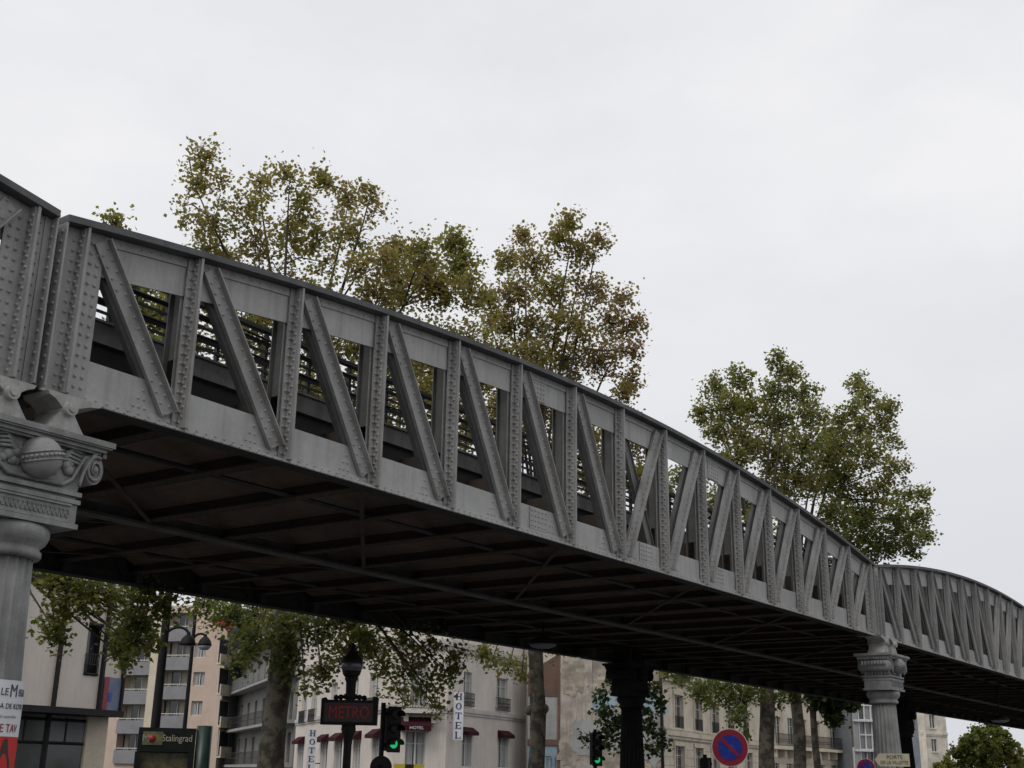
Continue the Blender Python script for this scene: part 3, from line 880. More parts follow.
M_HOTEL = mat('hotel_render', (.68, .62, .56), .9, c2=(.59, .535, .485), scale=.5, streak=(.30, .275, .25), streak_amt=.4, fine=.05)
M_HOTELTRIM = mat('hotel_trim', (.55, .52, .49), .9, c2=(.42, .39, .36), scale=1.5, fine=.05)
M_STONE = mat('cream_stone', (.70, .63, .50), .9, c2=(.55, .48, .38), scale=.8, streak=(.28, .24, .19), streak_amt=.5, fine=.08)
M_STONE2 = mat('pale_stone', (.70, .64, .54), .9, c2=(.48, .44, .37), scale=.8, streak=(.33, .3, .25), streak_amt=.45, fine=.08)
M_RIB = mat('ribbed_facade_panel', (.62, .565, .50), .8, c2=(.57, .515, .455), scale=.6, streak=(.36, .34, .31), streak_amt=.3, fine=.03)
M_BRONZE = mat('dark_bronze', (.014, .012, .014), .65, c2=(.02, .017, .019), scale=3, spec=.3)
M_PINK = mat('pink_tile', (.56, .44, .36), .85, c2=(.50, .39, .31), scale=.7, streak=(.38, .3, .25), streak_amt=.3, fine=.05)
M_CREAMPIL = mat('cream_pillar', (.60, .53, .42), .85, c2=(.52, .46, .36), scale=1)
M_GREYPANEL = mat('grey_balcony_panel', (.24, .24, .255), .7, c2=(.20, .20, .212), scale=1, fine=.05)
M_GREYWALL = mat('grey_concrete', (.23, .225, .215), .9, c2=(.17, .168, .16), scale=.6, streak=(.11, .108, .10), streak_amt=.5)
M_SLAB = mat('balcony_slab', (.34, .335, .32), .9, c2=(.26, .255, .245), scale=1)
M_ROOF = mat('zinc_roof', (.20, .22, .25), .6, c2=(.15, .165, .19), scale=1)

def roof_box(fac, H, depth, material=M_ROOF, z0=0):
    """body behind the facade so the block is closed from the sides and the top."""
    g = fac.mb()
    g.quad((0, .5, H), (fac.L, .5, H), (fac.L, depth, H), (0, depth, H))
    g.quad((0, .5, z0), (0, .5, H), (0, depth, H), (0, depth, z0)); g.quad((fac.L, .5, H), (fac.L, .5, z0), (fac.L, depth, z0), (fac.L, depth, H))
    g.quad((0, depth, z0), (0, depth, H), (fac.L, depth, H), (fac.L, depth, z0))
    return g.build('rear_block', material, fac.p)

# --- hotel: left face, chamfer with balcony, right face
a0 = P2(295, 740, 91); a1 = P2(388, 740, 68); a2 = P2(446, 740, 68.5); a3 = P2(527, 740, 79)
hot = building('cream corner hotel with burgundy window awnings and a chamfered balcony corner', 'hotel', a1)
fl = Facade(hot, a0, a1); fc = Facade(hot, a1, a2); fr = Facade(hot, a2, a3)
for f in (fl, fc, fr): f.mat = M_HOTELTRIM
HH = fr.uz(500, 655)[1]
# right face
wu = [fr.rect(463.5, 676, 471.5, 703), fr.rect(496.5, 674.5, 507.5, 705)]
wl = [fr.rect(462, 733, 471.5, 766), fr.rect(498, 736, 508, 770)]
def even(ws):   # same sill and head along a floor
    z0 = sum(w[2] for w in ws)/len(ws); z1 = sum(w[3] for w in ws)/len(ws)
    return [(w[0], w[1], z0, z1) for w in ws]
wu = even(wu); wl = even(wl)
wu3 = [(w[0], w[1], w[2] + 3.3, w[3] + 3.2) for w in wu]
fr.wall(HH + 3.4, wu + wl, M_HOTEL)
for w in wu:
    fr.window(w, sill=M_HOTELTRIM); fr.railing(w[0] - .1, w[1] + .1, w[2] - .25, w[2] + .45, y=-.16)
for w in wl:
    fr.window(w); fr.awning(w[0] - .12, w[1] + .12, w[3] - .12, w[3] + .32, .4)
zc = fr.uz(490, 713.5)[1]; fr.band(zc - .12, zc + .12, .12)
fr.band(HH - .15, HH + .2, .22)
g = fr.mb(); g.tube([(fr.L - .35, -.1, 0), (fr.L - .35, -.1, HH)], .08, 8); g.build('drainpipe', mat('drainpipe_paint', (.50, .48, .46), .7), hot)
# chamfer
d1 = fc.rect(411, 662, 428, 708); d2 = fc.rect(405, 731, 425, 772)
fc.wall(HH + 3.4, [d1, d2], M_HOTEL)
for d in (d1, d2): fc.window(d)
b_ = fc.rect(401, 688, 439, 710)
g = fc.mb(); g.box(b_[0], b_[1], -.75, -.003, b_[2] - .2, b_[2] - .02)
for x in (b_[0] + .3, b_[1] - .3): g.prism([(x - .12, b_[2] - .7), (x + .12, b_[2] - .7), (x + .12, b_[2] - .2), (x - .12, b_[2] - .2)], -.45, -.003)
bal = g.build('balcony', M_HOTELTRIM, hot)
fc.railing(b_[0] + .03, b_[1] - .03, b_[2] + .08, b_[3], y=-.70, name='balcony_railing')
aw = fc.rect(401, 717, 430, 731); fc.awning(aw[0], aw[1], aw[2], aw[3], .8, 'HOTEL')
fc.band(zc - .12, zc + .12, .10); fc.band(HH - .15, HH + .2, .20)
# left face
wu = even([fl.rect(301.5, 694, 306.5, 729), fl.rect(311, 691, 316.5, 726), fl.rect(331, 683, 337, 716), fl.rect(351, 676, 358, 708), fl.rect(370, 669, 378, 700)])
wl = [fl.rect(297, 746, 303, 775), fl.rect(320, 741, 327, 775), fl.rect(334, 738, 341.5, 775), fl.rect(353, 734, 360, 775), fl.rect(372, 728, 380, 775)]
wl = even(wl)
fl.wall(HH + 3.4, wu + wl, M_HOTEL)
for w in wu:
    fl.window(w); fl.railing(w[0] - .1, w[1] + .1, w[2] - .1, w[2] + .7, y=-.16)
for w in wl:
    fl.window(w); fl.awning(w[0] - .1, w[1] + .15, w[3] - .2, w[3] + .3, .45)
zl = fl.uz(340, 719)[1]; fl.band(zc - .12, zc + .12, .12); fl.band(HH - .15, HH + .2, .22)
g = MB(); pts = [Vector((a[0] - hot.location.x, a[1] - hot.location.y, 0)) for a in (a0, a1, a2, a3)]
zz = HH + 3.39
g.add([(p.x, p.y, zz) for p in pts], [(0, 1, 2, 3)])
g.add([(pts[3].x, pts[3].y, 0), (pts[0].x, pts[0].y, 0), (pts[0].x, pts[0].y, zz), (pts[3].x, pts[3].y, zz)], [(0, 1, 2, 3)])
g.build('roof', M_ROOF, hot)

# vertical HOTEL signs with slab-serif letters
def serif_letters(mb, word, w, h, zt, step, y):
    st, sr = w*.24, w*.10      # stem, serif thickness
    for i, ch in enumerate(word):
        z1 = zt - i*step; z0 = z1 - h; x0, x1 = -w/2, w/2
        bx = lambda a, b, c_, d_: mb.box(a, b, y - .01, y, c_, d_)
        if ch == 'H':
            for x in (x0 + .06*w, x1 - .06*w - st):
                bx(x, x+st, z0, z1); bx(x - .08*w, x+st+.08*w, z0 - .001, z0+sr); bx(x - .08*w, x+st+.08*w, z1-sr, z1 + .001)
            bx(x0+.3*w, x1-.3*w, (z0+z1)/2 - sr*.6, (z0+z1)/2 + sr*.6)
        elif ch == 'O':
            n = 20; v = []; f = []
            for k in range(n):
                a = 2*PI*k/n
                for yy in (y - .01, y):
                    v.append((w/2*math.cos(a), yy, (z0+z1)/2 + h/2*math.sin(a))); v.append((w/2*.52*math.cos(a), yy, (z0+z1)/2 + h/2*.80*math.sin(a)))
            for k in range(n):
                q = 4*k; r = 4*((k+1) % n)
                f += [(q, q+1, r+1, r), (q, r, r+2, q+2), (q+1, q+3, r+3, r+1)]
            mb.add(v, f)
        elif ch == 'T':
            bx(-st/2, st/2, z0, z1 - sr); bx(x0, x1, z1 - sr, z1); bx(x0, x0+.1*w, z1 - h*.28, z1-sr); bx(x1-.1*w, x1, z1 - h*.28, z1-sr); bx(-st, st, z0 - .001, z0+sr)
        elif ch in 'EL':
            x = x0 + .10*w
            bx(x, x+st, z0, z1); bx(x0, x+st+.08*w, z1-sr, z1 + .001); bx(x0, x1, z0 - .001, z0+sr); bx(x1-.1*w, x1, z0+sr, z0+h*.28)
            if ch == 'E': bx(x+st, x1, z1-sr, z1 + .001); bx(x1-.1*w, x1, z1-h*.26, z1-sr); bx(x+st, x1-.22*w, (z0+z1)/2-sr/2, (z0+z1)/2+sr/2)

def hotel_sign(px0, px1, py0, py1, Y, label, letters_w=.62):
    c0 = at((px0+px1)/2, py0, Y); c1 = at((px0+px1)/2, py1, Y)
    w = (px1-px0)*Y*1.0/F_PX; h = c0.z - c1.z
    r = thing('hotel_sign', label, 'sign', (c1.x, c1.y, c1.z), math.atan2(-c1.x, c1.y), 'vertical hotel signs')
    g = MB(); g.box(-w/2, w/2, 0, .12, 0, h); g.build('panel', M_WHITE, r)
    g = MB(); step = h/5.0; serif_letters(g, 'HOTEL', w*letters_w, step*.70, h - step*.14, step, -.004); g.build('lettering', M_NAVY, r)
    g = MB()
    for z in (h*.2, h*.8): g.box(w/2, w/2 + .3, .04, .08, z - .03, z + .03)
    g.build('bracket', M_IRON, r)
hotel_sign(453, 462.5, 692, 740, 68.8, 'white vertical sign lettered HOTEL beside the balcony corner')
hotel_sign(306, 314.5, 729, 772, 78, 'white vertical sign lettered HOTEL on the receding left face, cut by the bottom edge')

# --- ribbed, rounded block at far left
cA = at(-150, 772, 62); RA = 15.0
A = (cA.x, cA.y)
blk = building('pale rounded block with dark vertical ribs over dark glazed ground floor', 'office_building', A)
ang0 = math.atan2(-cA.y, -cA.x)     # towards the camera
za = at(60, 698, 47).z
def arc_pt(a, R=RA): return (R*math.cos(ang0 + a), R*math.sin(ang0 + a))
def arc_angle(px, py):
    """angle on the drum hit by the ray through a pixel"""
    r = ray(px, py); d = Vector((r.x, r.y)); d.normalize(); o = -Vector(A)
    b = o.dot(d); c_ = o.dot(o) - RA*RA; q = b*b - c_
    t = -b - math.sqrt(max(q, 0)); p = o + d*t
    return math.atan2(p.y, p.x) - ang0, t
g = MB(); n = 60
HA = 14.0
wa0, _ = arc_angle(86, 650); wa1, _ = arc_angle(99.5, 650)
wz1 = EYE + (at(92, 626, arc_angle(92, 626)[1]*.95).z - EYE); wz0 = at(92, 674, arc_angle(92, 674)[1]*.95).z
aE = arc_angle(123.5, 660)[0]
angs = sorted([-.9 + (aE + .9)*k/n for k in range(n+1)] + [wa0, wa1])
for p, q in zip(angs[:-1], angs[1:]):
    for z0, z1 in ((za, wz0), (wz0, wz1), (wz1, HA)):
        if z0 == wz0 and p >= wa0 - 1e-6 and q <= wa1 + 1e-6:
            continue
        x0, y0 = arc_pt(p); x1, y1 = arc_pt(q)
        g.quad((x0, y0, z0), (x1, y1, z0), (x1, y1, z1), (x0, y0, z1))
for z, mt_ in ((za, 0), (HA, 0)):
    g.add([(0, 0, z)] + [(*arc_pt(a), z) for a in angs], [(0, k+1, k+2) for k in range(len(angs)-1)])
x0, y0 = arc_pt(aE); g.quad((x0, y0, za), (0, 0, za), (0, 0, HA), (x0, y0, HA))
g.build('wall', M_RIB, blk)
g = MB()
for a in (wa0, wa1):
    x0, y0 = arc_pt(a); x1, y1 = arc_pt(a, RA - .35); g.quad((x0, y0, wz0), (x1, y1, wz0), (x1, y1, wz1), (x0, y0, wz1))
for z in (wz0, wz1):
    g.quad((*arc_pt(wa0), z), (*arc_pt(wa1), z), (*arc_pt(wa1, RA - .35), z), (*arc_pt(wa0, RA - .35), z))
g.tube([(*arc_pt(wa0, RA + .06), wz1 + .05), (*arc_pt(wa1, RA + .06), wz1 + .05)], .09, 4)
g.tube([(*arc_pt(wa0, RA + .06), wz0 - .03), (*arc_pt(wa1, RA + .06), wz0 - .03)], .06, 4)
wf = g.build('window', M_BRONZE, blk)
g = MB(); g.quad((*arc_pt(wa0, RA - .33), wz0), (*arc_pt(wa1, RA - .33), wz0), (*arc_pt(wa1, RA - .33), wz1), (*arc_pt(wa0, RA - .33), wz1)); g.build('pane', M_GLASS, wf)
g = MB(); nb = 6
for k in range(nb+1):
    a = wa0 + (wa1-wa0)*k/nb; g.tube([(*arc_pt(a, RA + .05), wz0), (*arc_pt(a, RA + .05), wz0 + .85)], .02, 5)
for zz in (.0, .4, .85): g.tube([(*arc_pt(wa0, RA + .05), wz0 + zz), (*arc_pt(wa1, RA + .05), wz0 + zz)], .025, 5)
g.build('window_railing', M_IRON, blk)
for px in (-10, 24 - 8, 59, 103.5, 124):
    a, _ = arc_angle(px, 650) if px < 122 else (arc_angle(123.5, 660)[0], 0)
    g = MB(); x, y = arc_pt(a, RA + .10); u = Vector((-math.sin(ang0+a), math.cos(ang0+a), 0)); rr = Vector((math.cos(ang0+a), math.sin(ang0+a), 0))
    c = Vector((x, y, 0)); w, t = .065, .09
    v = [c + u*i*w + rr*j*t for i, j in ((-1,-1),(1,-1),(1,1),(-1,1))]
    g.hexa([Vector((q.x, q.y, za - .25)) for q in v] + [Vector((q.x, q.y, HA + .1)) for q in v]); g.build('facade_rib', M_BRONZE, blk)
# eaves band + ground floor glazing set back
g = MB()
for p, q in zip(angs[:-1], angs[1:]):
    for R0, R1, z in ((RA - 2.2, RA + .35, za - .28),):
        g.quad((*arc_pt(p, R0), z), (*arc_pt(q, R0), z), (*arc_pt(q, R1), z), (*arc_pt(p, R1), z))
        g.quad((*arc_pt(p, R1), z), (*arc_pt(q, R1), z), (*arc_pt(q, R1), z + .27), (*arc_pt(p, R1), z + .27))
        g.quad((*arc_pt(p, R1), z + .27), (*arc_pt(q, R1), z + .27), (*arc_pt(q, RA), z + .27), (*arc_pt(p, RA), z + .27))
g.build('canopy', M_BRONZE, blk)
RG = RA - .9
gl = mat('shop_glass', (.016, .02, .02), .12, c2=(.04, .048, .042), scale=.5, spec=.8, fine=0)
st = -.85; stepa = .155; k = 0
aG = arc_angle(99, 745)[0]
while st < aG - .01:
    g = MB(); p, q = st, min(st + stepa, aG)
    P_, Q_ = arc_pt(p, RG), arc_pt(q, RG)
    for (e, w) in ((P_, .22), (Q_, .0)):
        if w: g.box(e[0] - w/2, e[0] + w/2, e[1] - w/2, e[1] + w/2, 0, za - .29)
    for z in (.4, 2.6, za - .5):
        g.tube([(*P_, z), (*Q_, z)], .07, 4, smooth=False)
    mx, my = (P_[0]+Q_[0])/2, (P_[1]+Q_[1])/2
    g.tube([(mx, my, 2.6), (mx, my, za - .4)], .05, 4, smooth=False)
    f = g.build('shop_window', M_BRONZE, blk)
    g = MB(); g.quad((*P_, 0), (*Q_, 0), (*Q_, za - .3), (*P_, za - .3)); g.build('pane', gl, f)
    g = MB(); ia, ib = arc_pt(p + .03, RG - .5), arc_pt(q - .04, RG - .5)
    st += stepa
# the pale wall edge closing the glazed ground floor
p = arc_pt(aG + .002, RG + .1); p2 = arc_pt(aG + .002, RG - 6)
Yg = A[1] + p[1] + .6
q_ = at(105.5, 745, Yg); q = (q_.x - A[0], q_.y - A[1]); q_ = at(106, 745, Yg + 7); r_ = (q_.x - A[0], q_.y - A[1])
g = MB(); g.hexa([(*p, 0), (*q, 0), (*r_, 0), (*p2, 0), (*p, za - .29), (*q, za - .29), (*r_, za - .29), (*p2, za - .29)]); g.build('end_wall', M_CREAMPIL, blk)

# banner on it
aB0, tB = arc_angle(102, 695); aB1, _ = arc_angle(119.5, 695)
bz1 = at(108, 677, tB*.953).z; bz0 = at(110, 713, tB*.953).z
bp = arc_pt((aB0+aB1)/2, RA + .02)
ban = thing('banner', 'red and blue banner hung between two ribs of the rounded block', 'banner', (A[0] + bp[0], A[1] + bp[1], bz0), 0)
def bq(a, z, R=RA + .06): x, y = arc_pt(a, R); return (x - bp[0], y - bp[1], z - bz0)
g = MB(); am = aB0 + (aB1-aB0)*.25
for k in range(6):
    p, q = aB0 + (aB1-aB0)*k/6, aB0 + (aB1-aB0)*(k+1)/6
    g.quad(bq(p, bz0), bq(q, bz0), bq(q, bz1), bq(p, bz1))
g.build('cloth', mat('banner_blue', (.18, .21, .29), .7, c2=(.13, .16, .25), scale=1.5), ban)
g = MB(); g.quad(bq(aB0, bz0, RA+.075), bq(am, bz0, RA+.075), bq(am, bz1, RA+.075), bq(aB0, bz1, RA+.075)); g.build('red_stripe', mat('banner_red', (.26, .05, .07), .7), ban)
g = MB(); zm = (bz0*1.1+bz1*.9)/2; s_ = (bz1-bz0)*.12; am2 = aB0+(aB1-aB0)*.36; da = (aB1-aB0)*.09
g.quad(bq(am2-da, zm-s_, RA+.09), bq(am2+da, zm-s_, RA+.09), bq(am2+da, zm+s_, RA+.09), bq(am2-da, zm+s_, RA+.09)); g.build('emblem', mat('banner_emblem', (.05, .10, .35), .7), ban)

# --- pink apartment block closing the side street
b0 = P2(78, 760, 122); b1 = P2(216, 760, 118); b2 = P2(240, 760, 126)
ap = building('pink tiled apartment block with stacked grey panelled balconies', 'apartment_building', b0)
fb = Facade(ap, b0, b1); fb.mat = M_CREAMPIL
fs = Facade(ap, (fb.o + fb.u*fb.L + fb.n*2.5)[:2], P2(246, 760, 124)); fs.mat = M_CREAMPIL
HB = fb.uz(160, 606)[1]
FLO = (fb.uz(172, 718)[1] - fb.uz(172, 689)[1]) * -1
FLO = fb.uz(172, 656)[1] - fb.uz(172, 685)[1]
ztop = [fb.uz(172, 656)[1] + FLO*k for k in (1, 0, -1, -2, -3, -4)]
ops = []; bals = []
for cx0, cx1, dz in ((121, 148, -.45), (158.5, 187, 0)):
    u0 = fb.uz(cx0, 700)[0]; u1 = fb.uz(cx1, 700)[0]
    for z in ztop:
        z += dz
        if z - 1.2 < .2: continue
        o = (u0, u1, z - 1.35, min(z + 1.45, HB - .4)); ops.append(o); bals.append((u0, u1, z))
wins = [fb.rect(193, 672, 204.5, 686), fb.rect(191, 701, 202, 715.5), fb.rect(194.5, 643, 206, 657.5), fb.rect(189.5, 730, 200.5, 744)]
ops2 = []
for u0, u1, z in bals:
    ops2.append((u0, u1, z - 1.30, z + 1.42))
# merge balcony openings per bay into non-overlapping rows
ops2 = [o for o in ops2 if o[3] < HB - .1]
fb.wall(HB, ops2 + wins, M_PINK, depth=1.1, thick=1.2)
for w in wins: fb.window(w, leaves=2, curtain=True, depth=.25, bar=False)
for w in wins:
    g = fb.mb(); g.box(w[0], w[1], .26, .30, w[2], w[3]); 
g = fb.mb(); pu0, pu1 = fb.uz(148, 700)[0], fb.uz(157.5, 700)[0]
g.box(pu0, pu1, -.35, -.003, 0, HB); g.build('pillar', M_CREAMPIL, ap)
for u0, u1, z in bals:
    if z + 1.42 >= HB - .1: continue
    g = fb.mb(); g.box(u0 + .01, u1 - .01, -.28, -.18, z - 1.35, z - .12); g.box(u0 + .01, u1 - .01, -.18, -.004, z - 1.35, z - 1.2)
    b = g.build('balcony', M_GREYPANEL, ap)
    g = fb.mb(); g.box(u0 + .01, u1 - .01, -.26, -.20, z + .02, z + .09)
    for k in range(4):
        x = u0 + .06 + (u1-u0-.12)*k/3; g.box(x - .02, x + .02, -.25, -.21, z - .12, z + .02)
    g.build('handrail', M_WFRAME, b)
    o = (u0, u1, z - 1.29, z + 1.41)
    f = fb.window(o, depth=1.05, curtain=False, leaves=2, bar=False)
    g = fb.mb()
    for (s0, s1) in ((.05, .30), (.55, .96)):
        s0 += random.uniform(-.04, .06); s1 += random.uniform(-.1, .02)
        for j in range(8):
            x0 = u0 + (u1-u0)*(s0 + (s1-s0)*j/8); x1 = u0 + (u1-u0)*(s0 + (s1-s0)*(j+1)/8)
            g.quad((x0, 1.03 if j % 2 else 1.0, o[2] + .1), (x1, 1.0 if j % 2 else 1.03, o[2] + .1), (x1, 1.0 if j % 2 else 1.03, o[3] - .05), (x0, 1.03 if j % 2 else 1.0, o[3] - .05))
    g.build('curtain', mat('yellow_curtain', (.42, .40, .33), .95, streak=(.2, .19, .15), streak_amt=.7), f)
fs.wall(HB - .6, [], M_PINK)
fs_ops = []
for k, py in enumerate((650, 680, 712, 742)):
    o = fs.rect(217, py - 12, 228, py + 6)
    g = fs.mb(); g.box(o[0], o[1], -.5, -.38, o[2] - .9, o[2] + .1); g.box(o[0], o[1], -.38, -.004, o[2] - .9, o[2] - .75); g.build('balcony', M_CREAMPIL, ap)
    g = fs.mb(); g.box(o[0] + .3, o[1], -.06, -.004, o[2] - .7, o[3]); f = g.build('window', M_WFRAME, ap)
    g = fs.mb(); g.box(o[0] + .38, o[1] - .1, -.07, -.062, o[2] - .6, o[3] - .1); g.build('pane', M_GLASS, f)
o = fs.rect(216, 621, 228, 628)
g = fs.mb(); g.box(o[0], o[1], -.6, -.004, o[2], o[3]); g.build('awning', mat('red_canvas', (.42, .05, .05), .8), ap)
roof_box(fb, HB, 10)

# --- grey balcony block between pink block and hotel
c0 = P2(224, 740, 128); c1 = P2(294, 740, 92)
gb = building('grey receding block with long concrete balconies, behind the thick tree trunk', 'apartment_building', c1)
fg = Facade(gb, c0, c1); fg.mat = M_SLAB
HC = fg.uz(250, 620)[1]
slabs = [fg.uz(225, y)[1] for y in (765, 733, 699, 665, 632)]
gops = []
for z in slabs:
    nW = 9
    for k in range(nW):
        u = fg.L*(k + .35)/nW
        if z + 2.4 < HC and z > .3: gops.append((u, u + 1.3, z + .12, z + 2.3))
fg.wall(HC, gops, M_GREYWALL, depth=.3)
for o in gops: fg.window(o, frame=M_BRONZE, curtain=False, depth=.28, bar=False)
for i, z in enumerate(slabs):
    if z < .3 or z > HC: continue
    g = fg.mb(); g.box(0, fg.L, -1.1, -.004, z - .22, z)
    b = g.build('balcony', M_SLAB, gb)
    g = fg.mb()
    if i in (2,):
        g.box(0, fg.L, -1.08, -1.02, z + .05, z + 1.0)
        for k in range(14): g.box(fg.L*k/13 - .03, fg.L*k/13 + .03, -1.12, -1.081, z, z + 1.05)
        g.build('parapet', mat('balcony_glass', (.17, .18, .185), .35, c2=(.13, .14, .14), scale=.8), b)
    else:
        for zz in (.5, .98): g.box(0, fg.L, -1.08, -1.04, z + zz, z + zz + .05)
        k = 0
        while k < fg.L: g.box(k, k + .03, -1.08, -1.05, z, z + 1.0); k += .45
        g.build('handrail', M_IRON, b)
roof_box(fg, HC, 9)

# --- blank party wall house
p0 = P2(528, 740, 76.2); p1 = P2(663.5, 740, 76.4)
pw = building('derelict house showing a blank patched party wall with exposed brick and blue paint', 'derelict_house', p0)
fp = Facade(pw, p0, p1); fp.mat = M_STONE2
HP = fp.uz(580, 651)[1]
M_PLASTER = mat('weathered_plaster', (.46, .42, .37), .95, c2=(.25, .215, .18), scale=1.4, lo=.40, hi=.72, streak=(.16, .14, .115), streak_amt=.7, fine=.15, bump=.3, bscale=8)
M_RUBBLE = brick_mat('rubble_masonry', (.50, .45, .36), (.30, .26, .21), (.40, .36, .30), dirt=(.20, .175, .15), dirt_amt=.85, rot=(PI/2, 0, 0), bw=.45, bh=.22)
M_BRICK = brick_mat('red_brick', (.17, .085, .058), (.13, .065, .045), (.20, .17, .14), dirt=(.10, .065, .05), dirt_amt=.7, rot=(PI/2, 0, 0))
M_GREYPL = mat('grey_plaster_patch', (.36, .365, .36), .95, c2=(.27, .275, .27), scale=1.2, streak=(.2, .2, .2), streak_amt=.4)
M_BLUEPL = mat('blue_plaster_patch', (.33, .42, .47), .95, c2=(.24, .33, .40), scale=1.0, lo=.35, streak=(.22, .25, .26), streak_amt=.4)
U = lambda px: fp.uz(px, 710)[0]
Z = lambda py: fp.uz(585, py)[1]
g = fp.mb(); g.prism([(U(560.5), 0), (U(592.5), 0), (U(592.5), HP + 2.5), (U(560.5), HP + 2.5)], 0, .5); g.build('rendered_wall', M_PLASTER, pw)
g = fp.mb(); g.prism([(U(592.5) + .002, 0), (fp.L, 0), (fp.L, HP + 1.8), (U(592.5) + .002, HP + 1.8)], .06, .5); g.build('rubble_wall', M_RUBBLE, pw)
g = fp.mb(); g.prism([(U(528), Z(697)), (U(557.5), Z(697)), (U(557.5), Z(655)), (U(528), Z(673))], .10, .5); g.build('brick_gable', M_BRICK, pw)
g = fp.mb(); g.prism([(U(557.5), 0), (U(560.5) - .002, 0), (U(560.5) - .002, Z(653)), (U(557.5), Z(655))], .03, .5); g.build('brick_pier', M_BRICK, pw)
g = fp.mb(); g.prism([(U(528), Z(740)), (U(557.5), Z(740)), (U(557.5), Z(697) - .003), (U(528), Z(697) - .003)], .14, .5); g.build('grey_patch', M_GREYPL, pw)
g = fp.mb(); g.prism([(U(528), Z(746)), (U(557.5), Z(746)), (U(557.5), Z(740) - .003), (U(528), Z(740) - .003)], .06, .5); g.build('floor_line', M_BRICK, pw)
g = fp.mb(); g.prism([(U(528), 0), (U(557.5), 0), (U(557.5), Z(746) - .003), (U(528), Z(746) - .003)], .14, .5); g.build('blue_room_wall', M_BLUEPL, pw)
rr = random.Random(3)
def blob(pxc, pyc, rx, rz, y, material, nm):
    g = fp.mb(); n = 26; pts = []
    for k in range(n):
        a = 2*PI*k/n; q = 1 + rr.uniform(-.22, .18)
        pts.append((U(pxc) + rx*q*math.cos(a), Z(pyc) + rz*q*math.sin(a)))
    g.prism(pts, y, y + .03); return g.build(nm, material, pw)
blob(574, 676, .8, 1.2, -.026, M_RUBBLE, 'rubble_patch')
blob(584, 738, .9, 1.1, -.028, M_GREYPL, 'grey_patch')
blob(569, 752, .7, .9, -.027, M_RUBBLE, 'rubble_patch')
blob(603, 702, .85, .55, .026, M_BLUEPL, 'blue_patch')
blob(650, 706, 1.0, .9, .026, M_BLUEPL, 'blue_patch')
blob(612, 730, 1.2, 1.3, .024, M_GREYPL, 'grey_patch')
blob(652, 735, .9, 1.8, .022, M_GREYPL, 'grey_patch')
g = fp.mb(); g.box(U(528), U(560), 1.9, 2.2, 0, Z(648)); g.build('rear_wall', M_STONE2, pw)
g = fp.mb(); g.tube([(fp.L - .1, -.08, 0), (fp.L - .1, -.08, HP + 1.7)], .09, 8); g.build('drainpipe', M_BRONZE, pw)
g = fp.mb()
for k in range(3): g.box(U(547) + .25*k, U(547) + .25*k + .03, .02, .05, Z(768), Z(757))
g.box(U(546), U(551), .02, .05, Z(757.5), Z(756.8)); g.build('handrail', M_IRON, pw)


# --- cream three-bay house
e0 = P2(664, 740, 77); e1 = P2(762, 740, 102)
eh = building('cream stone house with tall narrow windows behind the no-parking sign', 'town_house', e0)
fe = Facade(eh, e0, e1); fe.mat = M_STONE
HE_ = fe.uz(715, 688)[1]
eu = even([fe.rect(674, 697, 682.5, 729), fe.rect(694, 700, 701.5, 731.5), fe.rect(711, 704, 718, 733.5), fe.rect(727, 707, 733, 735.5), fe.rect(742, 710, 748, 737)])
el = even([fe.rect(675, 745, 684, 776), fe.rect(695, 748, 703, 776), fe.rect(712, 750, 719, 776), fe.rect(730, 752, 736, 776), fe.rect(746, 754, 752, 777)])
fe.wall(HE_ + 3.2, eu + el, M_STONE)
for w in eu: fe.window(w, sill=M_STONE, curtain=False); fe.railing(w[0], w[1], w[2] + .05, w[2] + .75, y=-.06, fancy=False)
for w in el: fe.window(w, curtain=False)
for w in eu + el:
    g = fe.mb(); a, b, c_, d_ = w
    g.box(a - .22, a - .02, -.07, -.003, c_, d_ + .02); g.box(b + .02, b + .22, -.07, -.003, c_, d_ + .02); g.box(a - .28, b + .28, -.11, -.003, d_ + .022, d_ + .28)
    g.build('window_surround', M_STONE, eh)
z = fe.uz(690, 735.5)[1]; fe.band(z - .15, z + .15, .22); fe.band(z + .25, z + .35, .08)
fe.band(HE_ - .1, HE_ + .35, .35)
k = .15; z = fe.uz(690, 737)[1] - .6
while z > 0:
    g = None; z -= .55
g = fe.mb(); zz = fe.uz(690, 737)[1] - .35
while zz > .2:
    g.box(0, fe.L, -.006, -.003, zz, zz + .03); zz -= .5
g.build('rusticated_joint', mat('stone_joint', (.30, .26, .20), .95), eh)
roof_box(fe, HE_ + 3.2, 8)

# --- ornate block with the long iron balcony
f0 = P2(764, 745, 108); f1 = P2(842.5, 745, 122)
fh = building('ornate stone block with a long iron balcony behind the twin tree trunks', 'apartment_building', f0)
ff = Facade(fh, f0, f1); ff.mat = M_STONE
HF = ff.uz(820, 690)[1]
fu = even([ff.rect(775, 712, 781, 744), ff.rect(788, 714, 794, 745), ff.rect(801, 716, 807, 746), ff.rect(814, 718, 820, 747), ff.rect(831, 737, 837, 749)])
fu[-1] = (fu[-1][0], fu[-1][1], fu[0][2], fu[0][3])
flw = even([ff.rect(774, 760, 779.5, 778), ff.rect(787, 761, 793, 778), ff.rect(800, 761, 806, 778), ff.rect(819.5, 761, 825, 778), ff.rect(832, 762, 837.5, 778)])
ff.wall(HF + 4, fu + flw, M_STONE)
for w in fu + flw: ff.window(w, curtain=False)
zb = ff.uz(800, 748)[1]
g = ff.mb(); g.box(.8, ff.L - 2.2, -.9, -.003, zb - .25, zb)
x = 1.2
while x < ff.L - 2.5:
    g.prism([(x - .14, zb - .9), (x + .14, zb - .9), (x + .14, zb - .25), (x - .14, zb - .25)], -.6, -.003); x += 1.9
g.build('balcony', M_STONE, fh)
